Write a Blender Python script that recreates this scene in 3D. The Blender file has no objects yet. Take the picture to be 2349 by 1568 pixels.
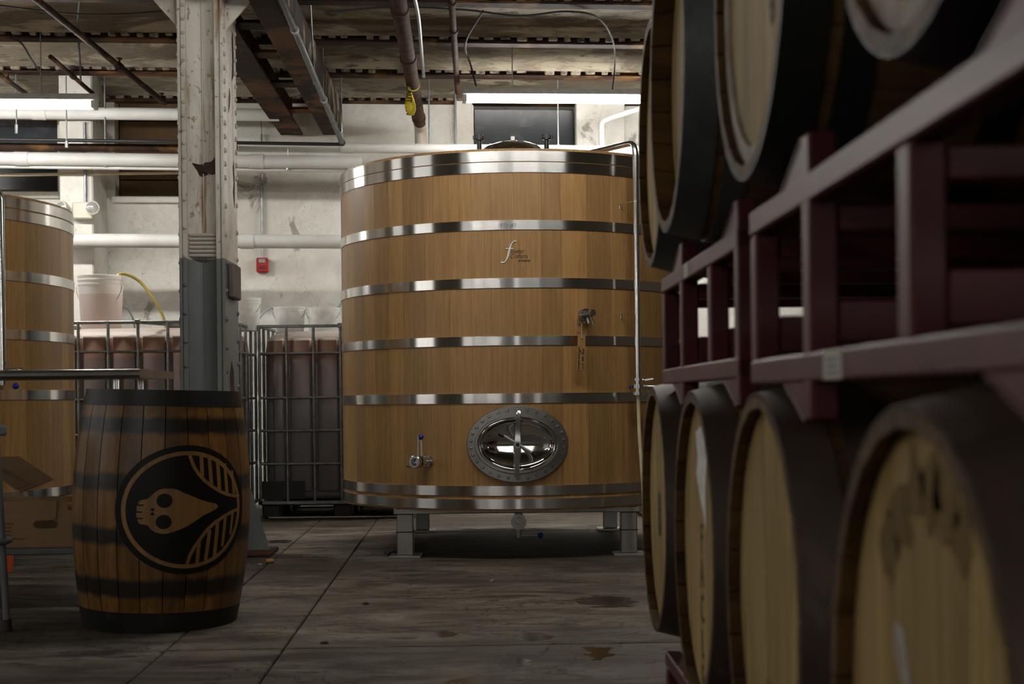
import bpy, bmesh, math, random
from mathutils import Vector, Matrix, Quaternion
R = random.Random(7)
PI = math.pi
sc = bpy.context.scene
COL = sc.collection
# ------------------------------------------------------------------ camera, world, exposure
FPX, PX, PY, CAMZ, ROLL = 3262.0, 1174.5, 913.0, 0.84, 0.0105
cam = bpy.data.objects.new('camera', bpy.data.cameras.new('camera')); COL.objects.link(cam); sc.camera = cam
cr = Vector((math.cos(ROLL), 0, -math.sin(ROLL))); cu = Vector((math.sin(ROLL), 0, math.cos(ROLL))); cf = Vector((0, 1, 0))
cam.matrix_world = Matrix(((cr.x, cu.x, -cf.x, 0), (cr.y, cu.y, -cf.y, 0), (cr.z, cu.z, -cf.z, CAMZ), (0, 0, 0, 1)))
cam.data.sensor_width = 36.0
cam.data.lens = FPX / 2349 * 36
cam.data.shift_y = (PY - 784) / 2349
cam.data.clip_start = 0.05
cam.data.dof.use_dof = True
cam.data.dof.focus_distance = 7.3
cam.data.dof.aperture_fstop = 5.6
w = bpy.data.worlds.new('world'); sc.world = w; w.use_nodes = True
w.node_tree.nodes['Background'].inputs[0].default_value = (0.02, 0.022, 0.025, 1)
w.node_tree.nodes['Background'].inputs[1].default_value = 0.3
sc.view_settings.view_transform = 'Standard'; sc.view_settings.look = 'None'
sc.view_settings.exposure = -0.05; sc.view_settings.gamma = 1.0; sc.view_settings.use_curve_mapping = False
PANE_GLOW = 2.2            # glow of the added window panes behind the photographer
TUBE = 104.0         # emission of the fluorescent tubes

def at(px, py, Y):
    """the point at depth Y that the photograph shows at pixel (px, py)"""
    dx, dy = (px - PX) / FPX, (PY - py) / FPX
    d = cr * dx + cu * dy + cf
    return Vector((d.x * Y, Y, CAMZ + d.z * Y))

# ------------------------------------------------------------------ mesh helpers
def new(): return bmesh.new()
def _mx(bm, vs, M):
    if M is not None: bmesh.ops.transform(bm, matrix=M, verts=vs)
def box(bm, c, s, M=None, rot=None, bev=0.0):
    g = bmesh.ops.create_cube(bm, size=1.0); vs = g['verts']
    T = Matrix.Translation(c) @ (rot.to_4x4() if rot is not None else Matrix()) @ Matrix.Diagonal((s[0], s[1], s[2], 1))
    bmesh.ops.transform(bm, matrix=T, verts=vs)
    if bev > 0:
        es = list({e for v in vs for e in v.link_edges})
        r = bmesh.ops.bevel(bm, geom=es, offset=bev, segments=1, affect='EDGES', profile=.5)
        vs = list({v for f in r['faces'] for v in f.verts} | {v for v in vs if v.is_valid})
    _mx(bm, vs, M)
def bb(bm, x0, x1, y0, y1, z0, z1, M=None, bev=0.0):
    box(bm, ((x0+x1)/2, (y0+y1)/2, (z0+z1)/2), (abs(x1-x0), abs(y1-y0), abs(z1-z0)), M, None, bev)
def axis_mat(p0, p1):
    p0, p1 = Vector(p0), Vector(p1); d = p1 - p0
    q = Vector((0, 0, 1)).rotation_difference(d.normalized())
    return Matrix.Translation(p0) @ q.to_matrix().to_4x4(), d.length
def cyl(bm, p0, p1, r0, r1=None, n=16, caps=True, M=None):
    A, L = axis_mat(p0, p1)
    r1 = r0 if r1 is None else r1
    lathe(bm, [(r0, 0), (r1, L)], n, (M @ A) if M is not None else A, caps)
def lathe(bm, prof, n=32, M=None, caps=False, a0=0.0, a1=2*PI):
    """prof: (r, z) list; turned about z"""
    full = abs(a1 - a0 - 2*PI) < 1e-6
    k = n if full else n + 1
    rings = []
    for r, z in prof:
        if r < 1e-6:
            v = bm.verts.new((0, 0, z)); rings.append([v]*k); continue
        rings.append([bm.verts.new((r*math.cos(a0+(a1-a0)*i/n), r*math.sin(a0+(a1-a0)*i/n), z)) for i in range(k)])
    for A, Bq in zip(rings[:-1], rings[1:]):
        for i in range(n):
            j = (i+1) % k
            q = [A[i], A[j], Bq[j], Bq[i]]; u = []
            for v in q:
                if v not in u: u.append(v)
            if len(u) > 2: bm.faces.new(u)
    if caps:
        for ring, flip in ((rings[0], True), (rings[-1], False)):
            if ring[0] is not ring[1]: bm.faces.new(list(reversed(ring)) if flip else ring)
    vs = list({v for r_ in rings for v in r_})
    _mx(bm, vs, M)
def ring(bm, ri, ro, z0, z1, n=64, M=None):
    lathe(bm, [(ro, z0), (ro, z1), (ri, z1), (ri, z0), (ro, z0)], n, M)
def tube(bm, pts, r, n=10, caps=True):
    """a round tube swept along pts; r a number or a list"""
    pts = [Vector(p) for p in pts]; rings = []; up = None
    for i, p in enumerate(pts):
        t = (pts[min(i+1, len(pts)-1)] - pts[max(i-1, 0)]).normalized()
        if up is None:
            up = t.orthogonal().normalized()
        up = (up - t*up.dot(t)).normalized(); sd = t.cross(up)
        rr = r[i] if isinstance(r, (list, tuple)) else r
        rings.append([bm.verts.new(p + (up*math.cos(2*PI*k/n) + sd*math.sin(2*PI*k/n))*rr) for k in range(n)])
    for A, Bq in zip(rings[:-1], rings[1:]):
        for k in range(n): bm.faces.new([A[k], A[(k+1) % n], Bq[(k+1) % n], Bq[k]])
    if caps: bm.faces.new(list(reversed(rings[0]))); bm.faces.new(rings[-1])
def smooth_path(pts, k=8):
    """Catmull-Rom through pts"""
    pts = [Vector(p) for p in pts]; P = [pts[0]*2-pts[1]] + pts + [pts[-1]*2-pts[-2]]; out = []
    for i in range(1, len(P)-2):
        for s in range(k):
            t = s/k
            out.append(0.5*((2*P[i]) + (P[i+1]-P[i-1])*t + (2*P[i-1]-5*P[i]+4*P[i+1]-P[i+2])*t*t + (3*P[i]-P[i-1]-3*P[i+1]+P[i+2])*t**3))
    return out + [pts[-1]]
def sphere(bm, c, r, n=12, M=None, sz=(1, 1, 1)):
    g = bmesh.ops.create_uvsphere(bm, u_segments=n, v_segments=max(6, n//2), radius=r)
    T = Matrix.Translation(c) @ Matrix.Diagonal((sz[0], sz[1], sz[2], 1))
    bmesh.ops.transform(bm, matrix=(M @ T) if M is not None else T, verts=g['verts'])
def prism(bm, poly, t, M=None):
    """poly: (x, y) outline, extruded from z=0 to z=t"""
    lo = [bm.verts.new((x, y, 0)) for x, y in poly]; hi = [bm.verts.new((x, y, t)) for x, y in poly]
    bm.faces.new(list(reversed(lo))); bm.faces.new(hi); n = len(poly)
    for i in range(n): bm.faces.new([lo[i], lo[(i+1) % n], hi[(i+1) % n], hi[i]])
    _mx(bm, lo+hi, M)
def mesh_of(name, bm, sharp=0.55):
    bmesh.ops.recalc_face_normals(bm, faces=bm.faces)
    me = bpy.data.meshes.new(name); bm.to_mesh(me); bm.free()
    me.polygons.foreach_set('use_smooth', [True]*len(me.polygons)); me.set_sharp_from_angle(angle=sharp)
    return me
def obj(name, bm, m, parent=None, M=None, sharp=0.55):
    me = bm if isinstance(bm, bpy.types.Mesh) else mesh_of(name, bm, sharp)
    if m is not None and not me.materials: me.materials.append(m)
    o = bpy.data.objects.new(name, me); COL.objects.link(o)
    if parent is not None: o.parent = parent
    if M is not None: o.matrix_basis = M
    return o
def tag(o, label=None, cat=None, group=None, kind=None):
    if label: o['label'] = label
    if cat: o['category'] = cat
    if group: o['group'] = group
    if kind: o['kind'] = kind
    return o
def thing(name, label, cat, M=None, group=None):
    o = bpy.data.objects.new(name, None); COL.objects.link(o); o.empty_display_size = .1
    if M is not None: o.matrix_basis = M
    return tag(o, label, cat, group)
def struct(name, bm, m, M=None, label=None, cat=None):
    o = obj(name, bm, m, None, M); return tag(o, label, cat, None, 'structure')
def tr(x, y, z, rz=0.0): return Matrix.Translation((x, y, z)) @ Matrix.Rotation(rz, 4, 'Z')
def text_mesh(body, size, ext=0.0, shear=0.0, bold=0.0, align='LEFT'):
    cu_ = bpy.data.curves.new('lettering', 'FONT'); cu_.body = body; cu_.size = size; cu_.extrude = ext; cu_.shear = shear
    cu_.offset = bold; cu_.align_x = align; cu_.resolution_u = 4
    o = bpy.data.objects.new('lettering', cu_); COL.objects.link(o)
    dg = bpy.context.evaluated_depsgraph_get(); dg.update()
    me = bpy.data.meshes.new_from_object(o.evaluated_get(dg)); bpy.data.objects.remove(o); bpy.data.curves.remove(cu_)
    me.materials.clear()
    return me
def copy_tree(o, parent=None):
    c = o.copy(); COL.objects.link(c); c.parent = parent
    if parent is not None: c.matrix_parent_inverse = o.matrix_parent_inverse.copy()
    for ch in list(o.children): copy_tree(ch, c)
    return c

# ------------------------------------------------------------------ materials
def s2l(c): return tuple(((v/255)/12.92 if v/255 <= .04045 else ((v/255+.055)/1.055)**2.4) for v in c)
class NT:
    def __init__(s, name):
        s.m = bpy.data.materials.new(name); s.m.use_nodes = True; s.t = s.m.node_tree
        s.b = s.t.nodes['Principled BSDF']; s.tc = s.n('ShaderNodeTexCoord')
    def n(s, t, **kw):
        x = s.t.nodes.new(t)
        for k, v in kw.items(): setattr(x, k, v)
        return x
    def l(s, a, b): s.t.links.new(a, b)
    def noise(s, scale, stretch=(1, 1, 1), detail=4, rough=.55, w=None, coord='Object', dist=0.0, off=None):
        mp = s.n('ShaderNodeMapping'); mp.inputs['Scale'].default_value = stretch
        if off: mp.inputs['Location'].default_value = off
        s.l(s.tc.outputs[coord], mp.inputs['Vector'])
        x = s.n('ShaderNodeTexNoise'); x.noise_dimensions = '4D' if w is not None else '3D'
        x.inputs['Scale'].default_value = scale; x.inputs['Detail'].default_value = detail; x.inputs['Roughness'].default_value = rough
        x.inputs['Distortion'].default_value = dist
        s.l(mp.outputs[0], x.inputs['Vector'])
        if w is not None: s.l(w, x.inputs['W'])
        return x.outputs['Fac']
    def ramp(s, fac, a, b):
        x = s.n('ShaderNodeMapRange'); x.inputs['From Min'].default_value = a; x.inputs['From Max'].default_value = b; x.clamp = True
        s.l(fac, x.inputs['Value']); return x.outputs[0]
    def mix(s, fac, a, b, mode='MIX'):
        x = s.n('ShaderNodeMix'); x.data_type = 'RGBA'; x.blend_type = mode
        if isinstance(fac, (int, float)): x.inputs[0].default_value = fac
        else: s.l(fac, x.inputs[0])
        for v, i in ((a, 6), (b, 7)):
            if isinstance(v, tuple): x.inputs[i].default_value = (*v[:3], 1)
            else: s.l(v, x.inputs[i])
        return x.outputs[2]
    def math(s, op, a, b=None, c=None):
        x = s.n('ShaderNodeMath', operation=op)
        for v, i in ((a, 0), (b, 1), (c, 2)):
            if v is None: continue
            if isinstance(v, (int, float)): x.inputs[i].default_value = v
            else: s.l(v, x.inputs[i])
        return x.outputs[0]
    def rnd(s, k=40.0):
        x = s.n('ShaderNodeObjectInfo'); return s.math('MULTIPLY', x.outputs['Random'], k)
    def sep(s, coord='Object'):
        x = s.n('ShaderNodeSeparateXYZ'); s.l(s.tc.outputs[coord], x.inputs[0]); return x.outputs
    def bump(s, h, strength, dist=.01):
        x = s.n('ShaderNodeBump'); x.inputs['Strength'].default_value = strength; x.inputs['Distance'].default_value = dist
        s.l(h, x.inputs['Height']); s.l(x.outputs[0], s.b.inputs['Normal'])
    def out(s, col=None, rough=None, metal=None, spec=None):
        for v, k in ((col, 'Base Color'), (rough, 'Roughness'), (metal, 'Metallic'), (spec, 'Specular IOR Level')):
            if v is None: continue
            if isinstance(v, tuple): s.b.inputs[k].default_value = (*v[:3], 1)
            elif isinstance(v, (int, float)): s.b.inputs[k].default_value = v
            else: s.l(v, s.b.inputs[k])
        return s.m
def plain(name, c1, c2=None, scale=20, stretch=(1, 1, 1), rough=.6, metal=0.0, bump=0.0, lo=.35, hi=.65, c3=None, s3=4.0, lo3=.58, hi3=.64, dist3=.6, spec=.5, vary=0.0, coord='Object'):
    """noise-mottled material: c1 to c2, with patches of c3"""
    t = NT(name); w_ = t.rnd()
    f = t.noise(scale, stretch, w=w_, coord=coord); col = t.mix(t.ramp(f, lo, hi), c1, c2 or tuple(v*.8 for v in c1))
    if c3 is not None:
        g = t.noise(s3, stretch, 6, .62, w=w_, coord=coord, dist=dist3, off=(3.1, 7.7, 1.3)); col = t.mix(t.ramp(g, lo3, hi3), col, c3)
    if vary:
        o = t.n('ShaderNodeObjectInfo'); k = t.ramp(o.outputs['Random'], 0, 1); k = t.math('MULTIPLY_ADD', k, 2*vary, 1-vary)
        x = t.n('ShaderNodeCombineColor')
        for i in range(3): t.l(k, x.inputs[i])
        col = t.mix(1.0, col, x.outputs[0], 'MULTIPLY')
    if bump: t.bump(f, bump, .004)
    return t.out(col, rough, metal, spec)
def oak(name, dark, light, vary=.22, rough=.42, grain=1.0):
    t = NT(name); w_ = t.rnd(60)
    g = t.noise(9, (9, 9, .35), 6, .6, w=w_); fine = t.noise(60, (6, 6, .25), 3, .6, w=w_); big = t.noise(1.6, (2, 2, .5), 3, .5, w=w_)
    col = t.mix(t.ramp(g, .3, .72), light, dark); col = t.mix(t.math('MULTIPLY', t.ramp(fine, .45, .7), .35*grain), col, tuple(v*.55 for v in dark))
    col = t.mix(t.math('MULTIPLY', t.ramp(big, .4, .7), .35), col, dark)
    o = t.n('ShaderNodeObjectInfo'); k = t.math('MULTIPLY_ADD', o.outputs['Random'], 2*vary, 1-vary)
    x = t.n('ShaderNodeCombineColor')
    for i in range(3): t.l(k, x.inputs[i])
    col = t.mix(1.0, col, x.outputs[0], 'MULTIPLY')
    t.bump(fine, .15, .002)
    return t.out(col, rough)
M = {}
M['oak'] = oak('oak_staves', (.265, .138, .045), (.46, .265, .098), .2)
M['oak_edge'] = oak('oak_end_grain', (.22, .10, .04), (.36, .18, .07), .1)
M['steel'] = plain('polished_stainless', (.74, .74, .72), (.66, .66, .65), 3, (1, 1, 8), rough=.2, metal=1.0)
def brushed(name, c, rough, an):
    t = NT(name); n1 = t.noise(4, (1, 1, 30), 3, .5, w=t.rnd()); tg = t.n('ShaderNodeTangent', direction_type='RADIAL', axis='Z'); t.l(tg.outputs[0], t.b.inputs['Tangent'])
    t.b.inputs['Anisotropic'].default_value = an; t.b.inputs['Anisotropic Rotation'].default_value = .25
    return t.out(t.mix(n1, c, tuple(v*.88 for v in c)), rough, 1.0)
M['brushed'] = brushed('brushed_hoop_steel', (.80, .79, .77), .20, 1.0)
M['satin'] = plain('satin_stainless', (.50, .50, .48), (.38, .37, .35), 6, rough=.33, metal=1.0)
M['mirror'] = plain('mirror_stainless', (.70, .69, .66), (.64, .63, .6), 3, rough=.05, metal=1.0)
M['black_plastic'] = plain('black_plastic', (.012, .012, .013), rough=.35)
M['blue_plastic'] = plain('blue_plastic', (.004, .03, .33), (.004, .026, .28), rough=.22)
M['char'] = plain('engraved_char', (.05, .025, .008), (.09, .045, .014), 80, rough=.8)
M['ink'] = plain('black_ink', (.008, .007, .012), rough=.7)
M['pencil'] = plain('pencil_grey', (.18, .18, .19), rough=.7)
M['string'] = plain('cotton_string', (.55, .5, .4), rough=.9)
M['tagwood'] = plain('pale_tag_wood', (.40, .22, .08), (.30, .15, .05), 30, (8, 8, 1), rough=.7)
M['maroon'] = plain('maroon_paint', (.105, .020, .026), (.075, .013, .018), 7, rough=.42, bump=.1, c3=(.10, .045, .025), s3=6, lo3=.62, hi3=.7, spec=.3)
M['hoop'] = plain('dark_hoop_steel', (.105, .112, .108), (.055, .06, .058), 10, rough=.5, metal=.4, bump=.1, c3=(.06, .035, .02), s3=5, vary=.25)
M['hoop_black'] = plain('black_hoop_steel', (.028, .029, .028), (.016, .016, .016), 8, rough=.45, metal=.5, bump=.1, c3=(.04, .03, .022), s3=5)
M['hoop_brown'] = plain('rusty_hoop_steel', (.105, .070, .052), (.060, .040, .030), 8, rough=.6, metal=.35, bump=.15, c3=(.13, .088, .066), s3=6)
M['barrel'] = plain('aged_barrel_wood', (.15, .085, .033), (.07, .036, .013), 9, (3, 3, .5), rough=.62, bump=.15, lo=.3, hi=.7, c3=(.025, .014, .008), s3=3, lo3=.55, hi3=.72, vary=.3, spec=.2)
M['head'] = plain('barrel_head_wood', (.44, .31, .13), (.27, .18, .068), 5, (9, .6, 1), rough=.62, bump=.12, c3=(.09, .055, .025), s3=2.6, lo3=.58, hi3=.76, vary=.16, spec=.12)
M['wax'] = plain('whitish_residue', (.5, .45, .40), (.33, .28, .23), 25, rough=.8, bump=.3)
M['smear'] = plain('white_paint_smear', (.85, .83, .8), (.6, .57, .52), 30, rough=.8)
M['galv'] = plain('galvanised_steel', (.40, .42, .43), (.26, .28, .29), 30, rough=.42, metal=.85)
M['cage'] = plain('cage_steel', (.30, .32, .32), (.19, .20, .20), 25, rough=.42, metal=.8)
M['rust'] = plain('rusted_iron', (.085, .036, .020), (.038, .016, .010), 14, rough=.8, bump=.35, c3=(.12, .065, .032), s3=5, spec=.15)
M['rust_dark'] = plain('dark_rusted_steel', (.045, .024, .017), (.022, .013, .010), 9, rough=.75, bump=.3, c3=(.14, .07, .028), s3=2.2, lo3=.52, hi3=.60, spec=.12)
M['white_pipe'] = plain('white_painted_pipe', (.74, .74, .72), (.64, .63, .60), 5, rough=.5, c3=(.40, .36, .30), s3=3, lo3=.68, hi3=.78)
M['beige_pipe'] = plain('beige_painted_pipe', (.50, .43, .35), (.42, .36, .29), 6, rough=.6)
M['black_pipe'] = plain('black_painted_pipe', (.02, .02, .022), rough=.4)
M['brick'] = plain('sooty_brick', (.30, .26, .20), (.14, .11, .08), 20, rough=.9, bump=.4, c3=(.03, .025, .02), s3=9, lo3=.5, hi3=.6)
M['peel_dark'] = plain('peeling_dark_casing', (.055, .032, .02), (.03, .02, .014), 6, rough=.85, bump=.3, c3=(.30, .25, .165), s3=2.2, lo3=.52, hi3=.56, dist3=1.2)
M['void'] = plain('void_shade', (.012, .010, .009), rough=.95)  # near-black standing in for the shade of gaps and openings
M['red'] = plain('red_plastic', (.42, .02, .02), rough=.35)
M['orange'] = plain('orange_plastic', (.62, .10, .03), rough=.45)
M['lens'] = plain('clear_lens', (.75, .76, .75), rough=.08, metal=.6)
M['cream'] = plain('cream_plastic', (.66, .63, .54), (.62, .59, .5), 10, rough=.5)
M['yellow'] = plain('yellow_tape', (.72, .58, .02), (.62, .48, .02), 12, rough=.35)
M['card'] = plain('cardboard', (.32, .20, .105), (.28, .17, .088), 20, (1, 1, 4), rough=.85)
M['card_print'] = plain('box_print', (.15, .05, .035), rough=.85)
M['grey_paint'] = plain('grey_machine_paint', (.14, .16, .16), (.11, .125, .125), 12, rough=.45)
M['glass_dark'] = plain('dirty_window_glass', (.030, .036, .044), (.018, .022, .028), 3, rough=.25, c3=(.09, .10, .11), s3=4, lo3=.55, hi3=.8)
M['board'] = plain('weathered_board', (.15, .085, .035), (.085, .048, .02), 5, (1, 1, .4), rough=.8, bump=.2, vary=.2)
M['window_frame'] = plain('old_window_frame', (.10, .085, .07), (.05, .04, .034), 12, rough=.7)
M['ibc_black'] = plain('black_pallet_plastic', (.014, .015, .016), rough=.5)
M['rod'] = plain('painted_bright_steel', (.62, .62, .6), (.5, .5, .48), 20, rough=.4, metal=.55)  # reflected brightness put into a lighter, half-metallic colour
M['conduit'] = plain('dull_conduit', (.15, .155, .16), (.09, .095, .10), 20, rough=.5, metal=.6)
M['hose_yellow'] = plain('yellow_hose', (.60, .48, .13), (.52, .40, .1), 8, rough=.3)
M['hose_blue'] = plain('pale_blue_hose', (.45, .55, .60), rough=.3)
M['hose_cream'] = plain('cream_hose', (.62, .53, .34), rough=.35)
M['lamp_white'] = plain('lamp_enamel', (.62, .63, .63), rough=.4)
M['cork'] = plain('cork', (.42, .24, .10), (.3, .16, .06), 90, rough=.9)
M['label'] = plain('paper_label', (.55, .51, .44), (.45, .42, .36), 14, rough=.8)
M['rubber'] = plain('dark_rubber', (.03, .03, .03), rough=.8)

def _tube_mat():
    t = NT('fluorescent_tube'); e = t.b
    e.inputs['Base Color'].default_value = (.9, .9, .9, 1); e.inputs['Emission Color'].default_value = (1.0, .972, .915, 1); e.inputs['Emission Strength'].default_value = TUBE
    return t.m
M['tube'] = _tube_mat()
def _led():
    t = NT('red_led'); t.b.inputs['Emission Color'].default_value = (1, .1, .1, 1); t.b.inputs['Emission Strength'].default_value = 6; return t.m
M['led'] = _led()

PUDDLES = []
for (px, py, wx, wy) in ((1372, 1494, 75, 40), (1105, 1566, 150, 38), (800, 1570, 70, 24), (1225, 1459, 75, 22), (1390, 1378, 150, 24), (1180, 1518, 80, 24), (1010, 1452, 60, 16), (640, 1240, 60, 8)):
    y_ = .84*FPX/(py-PY+ROLL*(px-PX)); p_ = at(px, py, y_); dy = .84*FPX/(py-wy/2-PY+ROLL*(px-PX)) - y_
    PUDDLES.append((p_.x*math.cos(.034)+p_.y*math.sin(.034), -p_.x*math.sin(.034)+p_.y*math.cos(.034), wx/2*y_/FPX, dy))
def _concrete():
    t = NT('worn_concrete'); x, y, _ = t.sep()
    big = t.noise(.8, (.7, 1.2, 1), 6, .6, dist=.6); mid = t.noise(2.6, (.6, 1.6, 1), 8, .68, dist=1.3); fine = t.noise(30, (1, 1.3, 1), 5, .7); spots = t.noise(7, (.6, 1.5, 1), 6, .62, dist=1.0, off=(5, 2, 0))
    col = t.mix(t.ramp(mid, .40, .60), (.058, .043, .032), (.175, .145, .113))
    col = t.mix(t.math('MULTIPLY', t.ramp(mid, .58, .70), .7), col, (.27, .235, .19))
    col = t.mix(t.math('MULTIPLY', t.ramp(big, .45, .62), .65), col, (.045, .033, .025))
    col = t.mix(t.math('MULTIPLY', t.ramp(spots, .56, .63), .8), col, (.032, .022, .017))
    col = t.mix(t.math('MULTIPLY', t.ramp(fine, .5, .72), .5), col, (.038, .030, .023))
    crack = t.math('ABSOLUTE', t.math('SUBTRACT', t.noise(.9, (1, 1, 1), 7, .62, dist=.4, off=(3, 8, 1)), .5)); cr_ = t.ramp(crack, .003, .0008)
    col = t.mix(t.math('MULTIPLY', cr_, .8), col, (.02, .014, .01))
    edge = t.noise(6, (1, 1.6, 1), 5, .6, dist=.6, off=(1, 1, 1)); wf = None
    for (cx_, cy_, rx, ry) in PUDDLES:
        dx = t.math('DIVIDE', t.math('SUBTRACT', x, cx_), rx); dy = t.math('DIVIDE', t.math('SUBTRACT', y, cy_), ry)
        d = t.math('SQRT', t.math('ADD', t.math('MULTIPLY', dx, dx), t.math('MULTIPLY', dy, dy))); d = t.math('ADD', d, t.math('MULTIPLY_ADD', edge, 3.0, -1.5))
        f_ = t.ramp(d, 1.0, .88); wf = f_ if wf is None else t.math('MAXIMUM', wf, f_)
    col = t.mix(t.math('MULTIPLY', wf, .72), col, (.030, .018, .010))
    rgh = t.math('MULTIPLY_ADD', wf, -.55, .74); rgh = t.math('MULTIPLY_ADD', t.ramp(big, .45, .6), -.10, rgh)
    h = t.math('ADD', t.math('MULTIPLY', fine, .5), mid); h = t.math('SUBTRACT', h, t.math('MULTIPLY', cr_, .8)); h = t.math('MULTIPLY', h, t.math('SUBTRACT', 1.0, wf))
    t.bump(h, .6, .012)
    return t.out(col, rgh, None, .3)
M['concrete'] = _concrete()
M['dirt'] = plain('joint_dirt', (.035, .026, .02), (.06, .045, .035), 40, rough=.95)
def _wall():
    t = NT('limewashed_wall')
    big = t.noise(.8, (1, 1, 1.4), 6, .6, dist=.4); mid = t.noise(5, (1, 1, 1), 7, .7, dist=.5); fine = t.noise(45, (1, 1, 1), 4, .65); st = t.noise(2.2, (1, 1, .8), 6, .65, dist=.8, off=(4.4, 1.2, 8.1))
    z = t.sep()[2]
    col = t.mix(t.ramp(mid, .4, .7), (.80, .79, .74), (.66, .64, .58))
    col = t.mix(t.math('MULTIPLY', t.ramp(big, .45, .7), .55), col, (.52, .46, .37))
    col = t.mix(t.math('MULTIPLY', t.ramp(st, .635, .675), .75), col, (.23, .20, .165))
    crack = t.math('ABSOLUTE', t.math('SUBTRACT', t.noise(1.5, (1, 1, 1), 8, .6, dist=.3, off=(9, 3, 2)), .5))
    col = t.mix(t.math('MULTIPLY', t.ramp(crack, .0022, .0004), .5), col, (.2, .17, .13))
    t.bump(t.math('ADD', mid, t.math('MULTIPLY', fine, .3)), .35, .015)
    return t.out(col, .8)
M['wall'] = _wall()
def _plaster():
    t = NT('peeling_plaster')
    p = t.noise(1.5, (.45, 1.6, 1), 7, .62, dist=.9); q = t.noise(4.5, (.5, 1.8, 1), 7, .66, dist=.6, off=(2, 6, 4)); f = t.noise(50, (1, 1, 1), 3, .6)
    col = t.mix(t.ramp(q, .42, .52), (.20, .168, .12), (.34, .30, .225))
    col = t.mix(t.math('MULTIPLY', t.ramp(p, .47, .52), .85), col, (.115, .09, .063))
    col = t.mix(t.math('MULTIPLY', t.ramp(q, .60, .63), .8), col, (.05, .04, .032))
    t.bump(t.math('ADD', t.ramp(q, .42, .52), t.ramp(p, .5, .53)), .5, .012)
    return t.out(col, .85)
M['plaster'] = _plaster()
def _column_paint():
    t = NT('flaking_column_paint'); s = t.sep(); z = s[2]
    n1 = t.noise(3.5, (1, 1, .5), 7, .65, dist=.5); n2 = t.noise(9, (2.2, 2.2, .16), 6, .62, dist=.3, off=(1, 2, 3)); sp = t.noise(26, (1, 1, 1), 3, .6)
    white = t.mix(t.ramp(n1, .42, .62), (.68, .645, .575), (.50, .45, .38)); white = t.mix(t.math('MULTIPLY', t.ramp(n2, .55, .66), .85), white, (.26, .12, .03))
    white = t.mix(t.math('MULTIPLY', t.ramp(sp, .60, .68), .75), white, (.20, .11, .05))
    grey = t.mix(t.ramp(n1, .4, .65), (.155, .168, .162), (.125, .135, .13)); grey = t.mix(t.math('MULTIPLY', t.ramp(n2, .62, .72), .5), grey, (.16, .10, .045))
    e = t.math('MULTIPLY_ADD', sp, .02, -.01); k = t.ramp(t.math('ADD', z, e), 1.603, 1.607)
    col = t.mix(k, grey, white)
    t.bump(t.math('ADD', n1, t.math('MULTIPLY', sp, .3)), .35, .008)
    return t.out(col, .55)
M['column'] = _column_paint()
def _bottle():
    t = NT('filled_tote_plastic'); z = t.sep()[2]
    k = t.ramp(z, 1.262, 1.268); k2 = t.ramp(z, .80, 1.18); n = t.noise(6, (1, 1, 1), 3)
    liq = t.mix(k2, (.185, .172, .180), (.145, .092, .080)); liq = t.mix(t.ramp(t.math('ABSOLUTE', t.math('SUBTRACT', z, 1.20)), .07, .05), liq, (.22, .12, .08))
    col = t.mix(k, liq, t.mix(n, (.66, .58, .52), (.56, .48, .42)))
    t.b.inputs['Subsurface Weight'].default_value = 0
    return t.out(col, .42)
M['bottle'] = _bottle()
def _bucket():
    t = NT('translucent_bucket'); z = t.sep()[2]; k = t.ramp(z, .235, .245)
    col = t.mix(k, (.60, .50, .47), (.74, .70, .66)); t.b.inputs['Transmission Weight'].default_value = .12
    return t.out(col, .4)
M['bucket_clear'] = _bucket()
def sss(m, r=.04):
    b = m.node_tree.nodes['Principled BSDF']; b.inputs['Subsurface Weight'].default_value = .8; b.inputs['Subsurface Radius'].default_value = (1, .9, .8); b.inputs['Subsurface Scale'].default_value = r; return m
sss(M['bucket_clear'])
M['bucket_white'] = plain('white_bucket_plastic', (.82, .82, .79), rough=.4)
sss(M['bucket_white'])
M['dim_wall'] = plain('darkened_wall_paint', (.20, .17, .13), (.13, .105, .08), 4, rough=.85, c3=(.07, .05, .04), s3=2)  # unseen hall walls, darkened to deepen contrast in the hoop reflections
M['stain'] = plain('soaked_stain', (.21, .145, .062), (.16, .105, .045), 12, rough=.8, spec=.1)
def _logo_barrel():
    t = NT('charred_barrel_oak'); s = t.sep(); z = s[2]; w_ = t.rnd(50)
    g = t.noise(8, (5, 5, .5), 6, .62, w=w_); e = t.noise(5, (2, 2, 1), 5, .6, w=w_); f = t.noise(2.2, (2, 2, 1), 4, .6, w=w_, off=(3, 1, 5))
    col = t.mix(t.ramp(g, .3, .7), (.27, .128, .024), (.10, .044, .009)); col = t.mix(t.math('MULTIPLY', t.ramp(f, .48, .68), .7), col, (.035, .017, .008))
    o = t.n('ShaderNodeObjectInfo'); kk = t.math('MULTIPLY_ADD', o.outputs['Random'], .85, .55)
    x = t.n('ShaderNodeCombineColor')
    for i in range(3): t.l(kk, x.inputs[i])
    col = t.mix(1.0, col, x.outputs[0], 'MULTIPLY')
    zz = t.math('ADD', z, t.math('MULTIPLY_ADD', e, .05, -.025)); band = None
    for zc, hw in ((.755, .026), (.548, .026), (.355, .028), (.165, .03)):
        b_ = t.ramp(t.math('ABSOLUTE', t.math('SUBTRACT', zz, zc)), hw+.012, hw-.006); band = b_ if band is None else t.math('MAXIMUM', band, b_)
    col = t.mix(t.math('MULTIPLY', band, .95), col, (.006, .005, .0045))
    t.bump(g, .2, .003)
    return t.out(col, .40)
M['logo_oak'] = _logo_barrel()
M['emblem_black'] = plain('emblem_black_paint', (.004, .0038, .0036), (.007, .0065, .006), 20, rough=.5, spec=.25)
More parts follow.
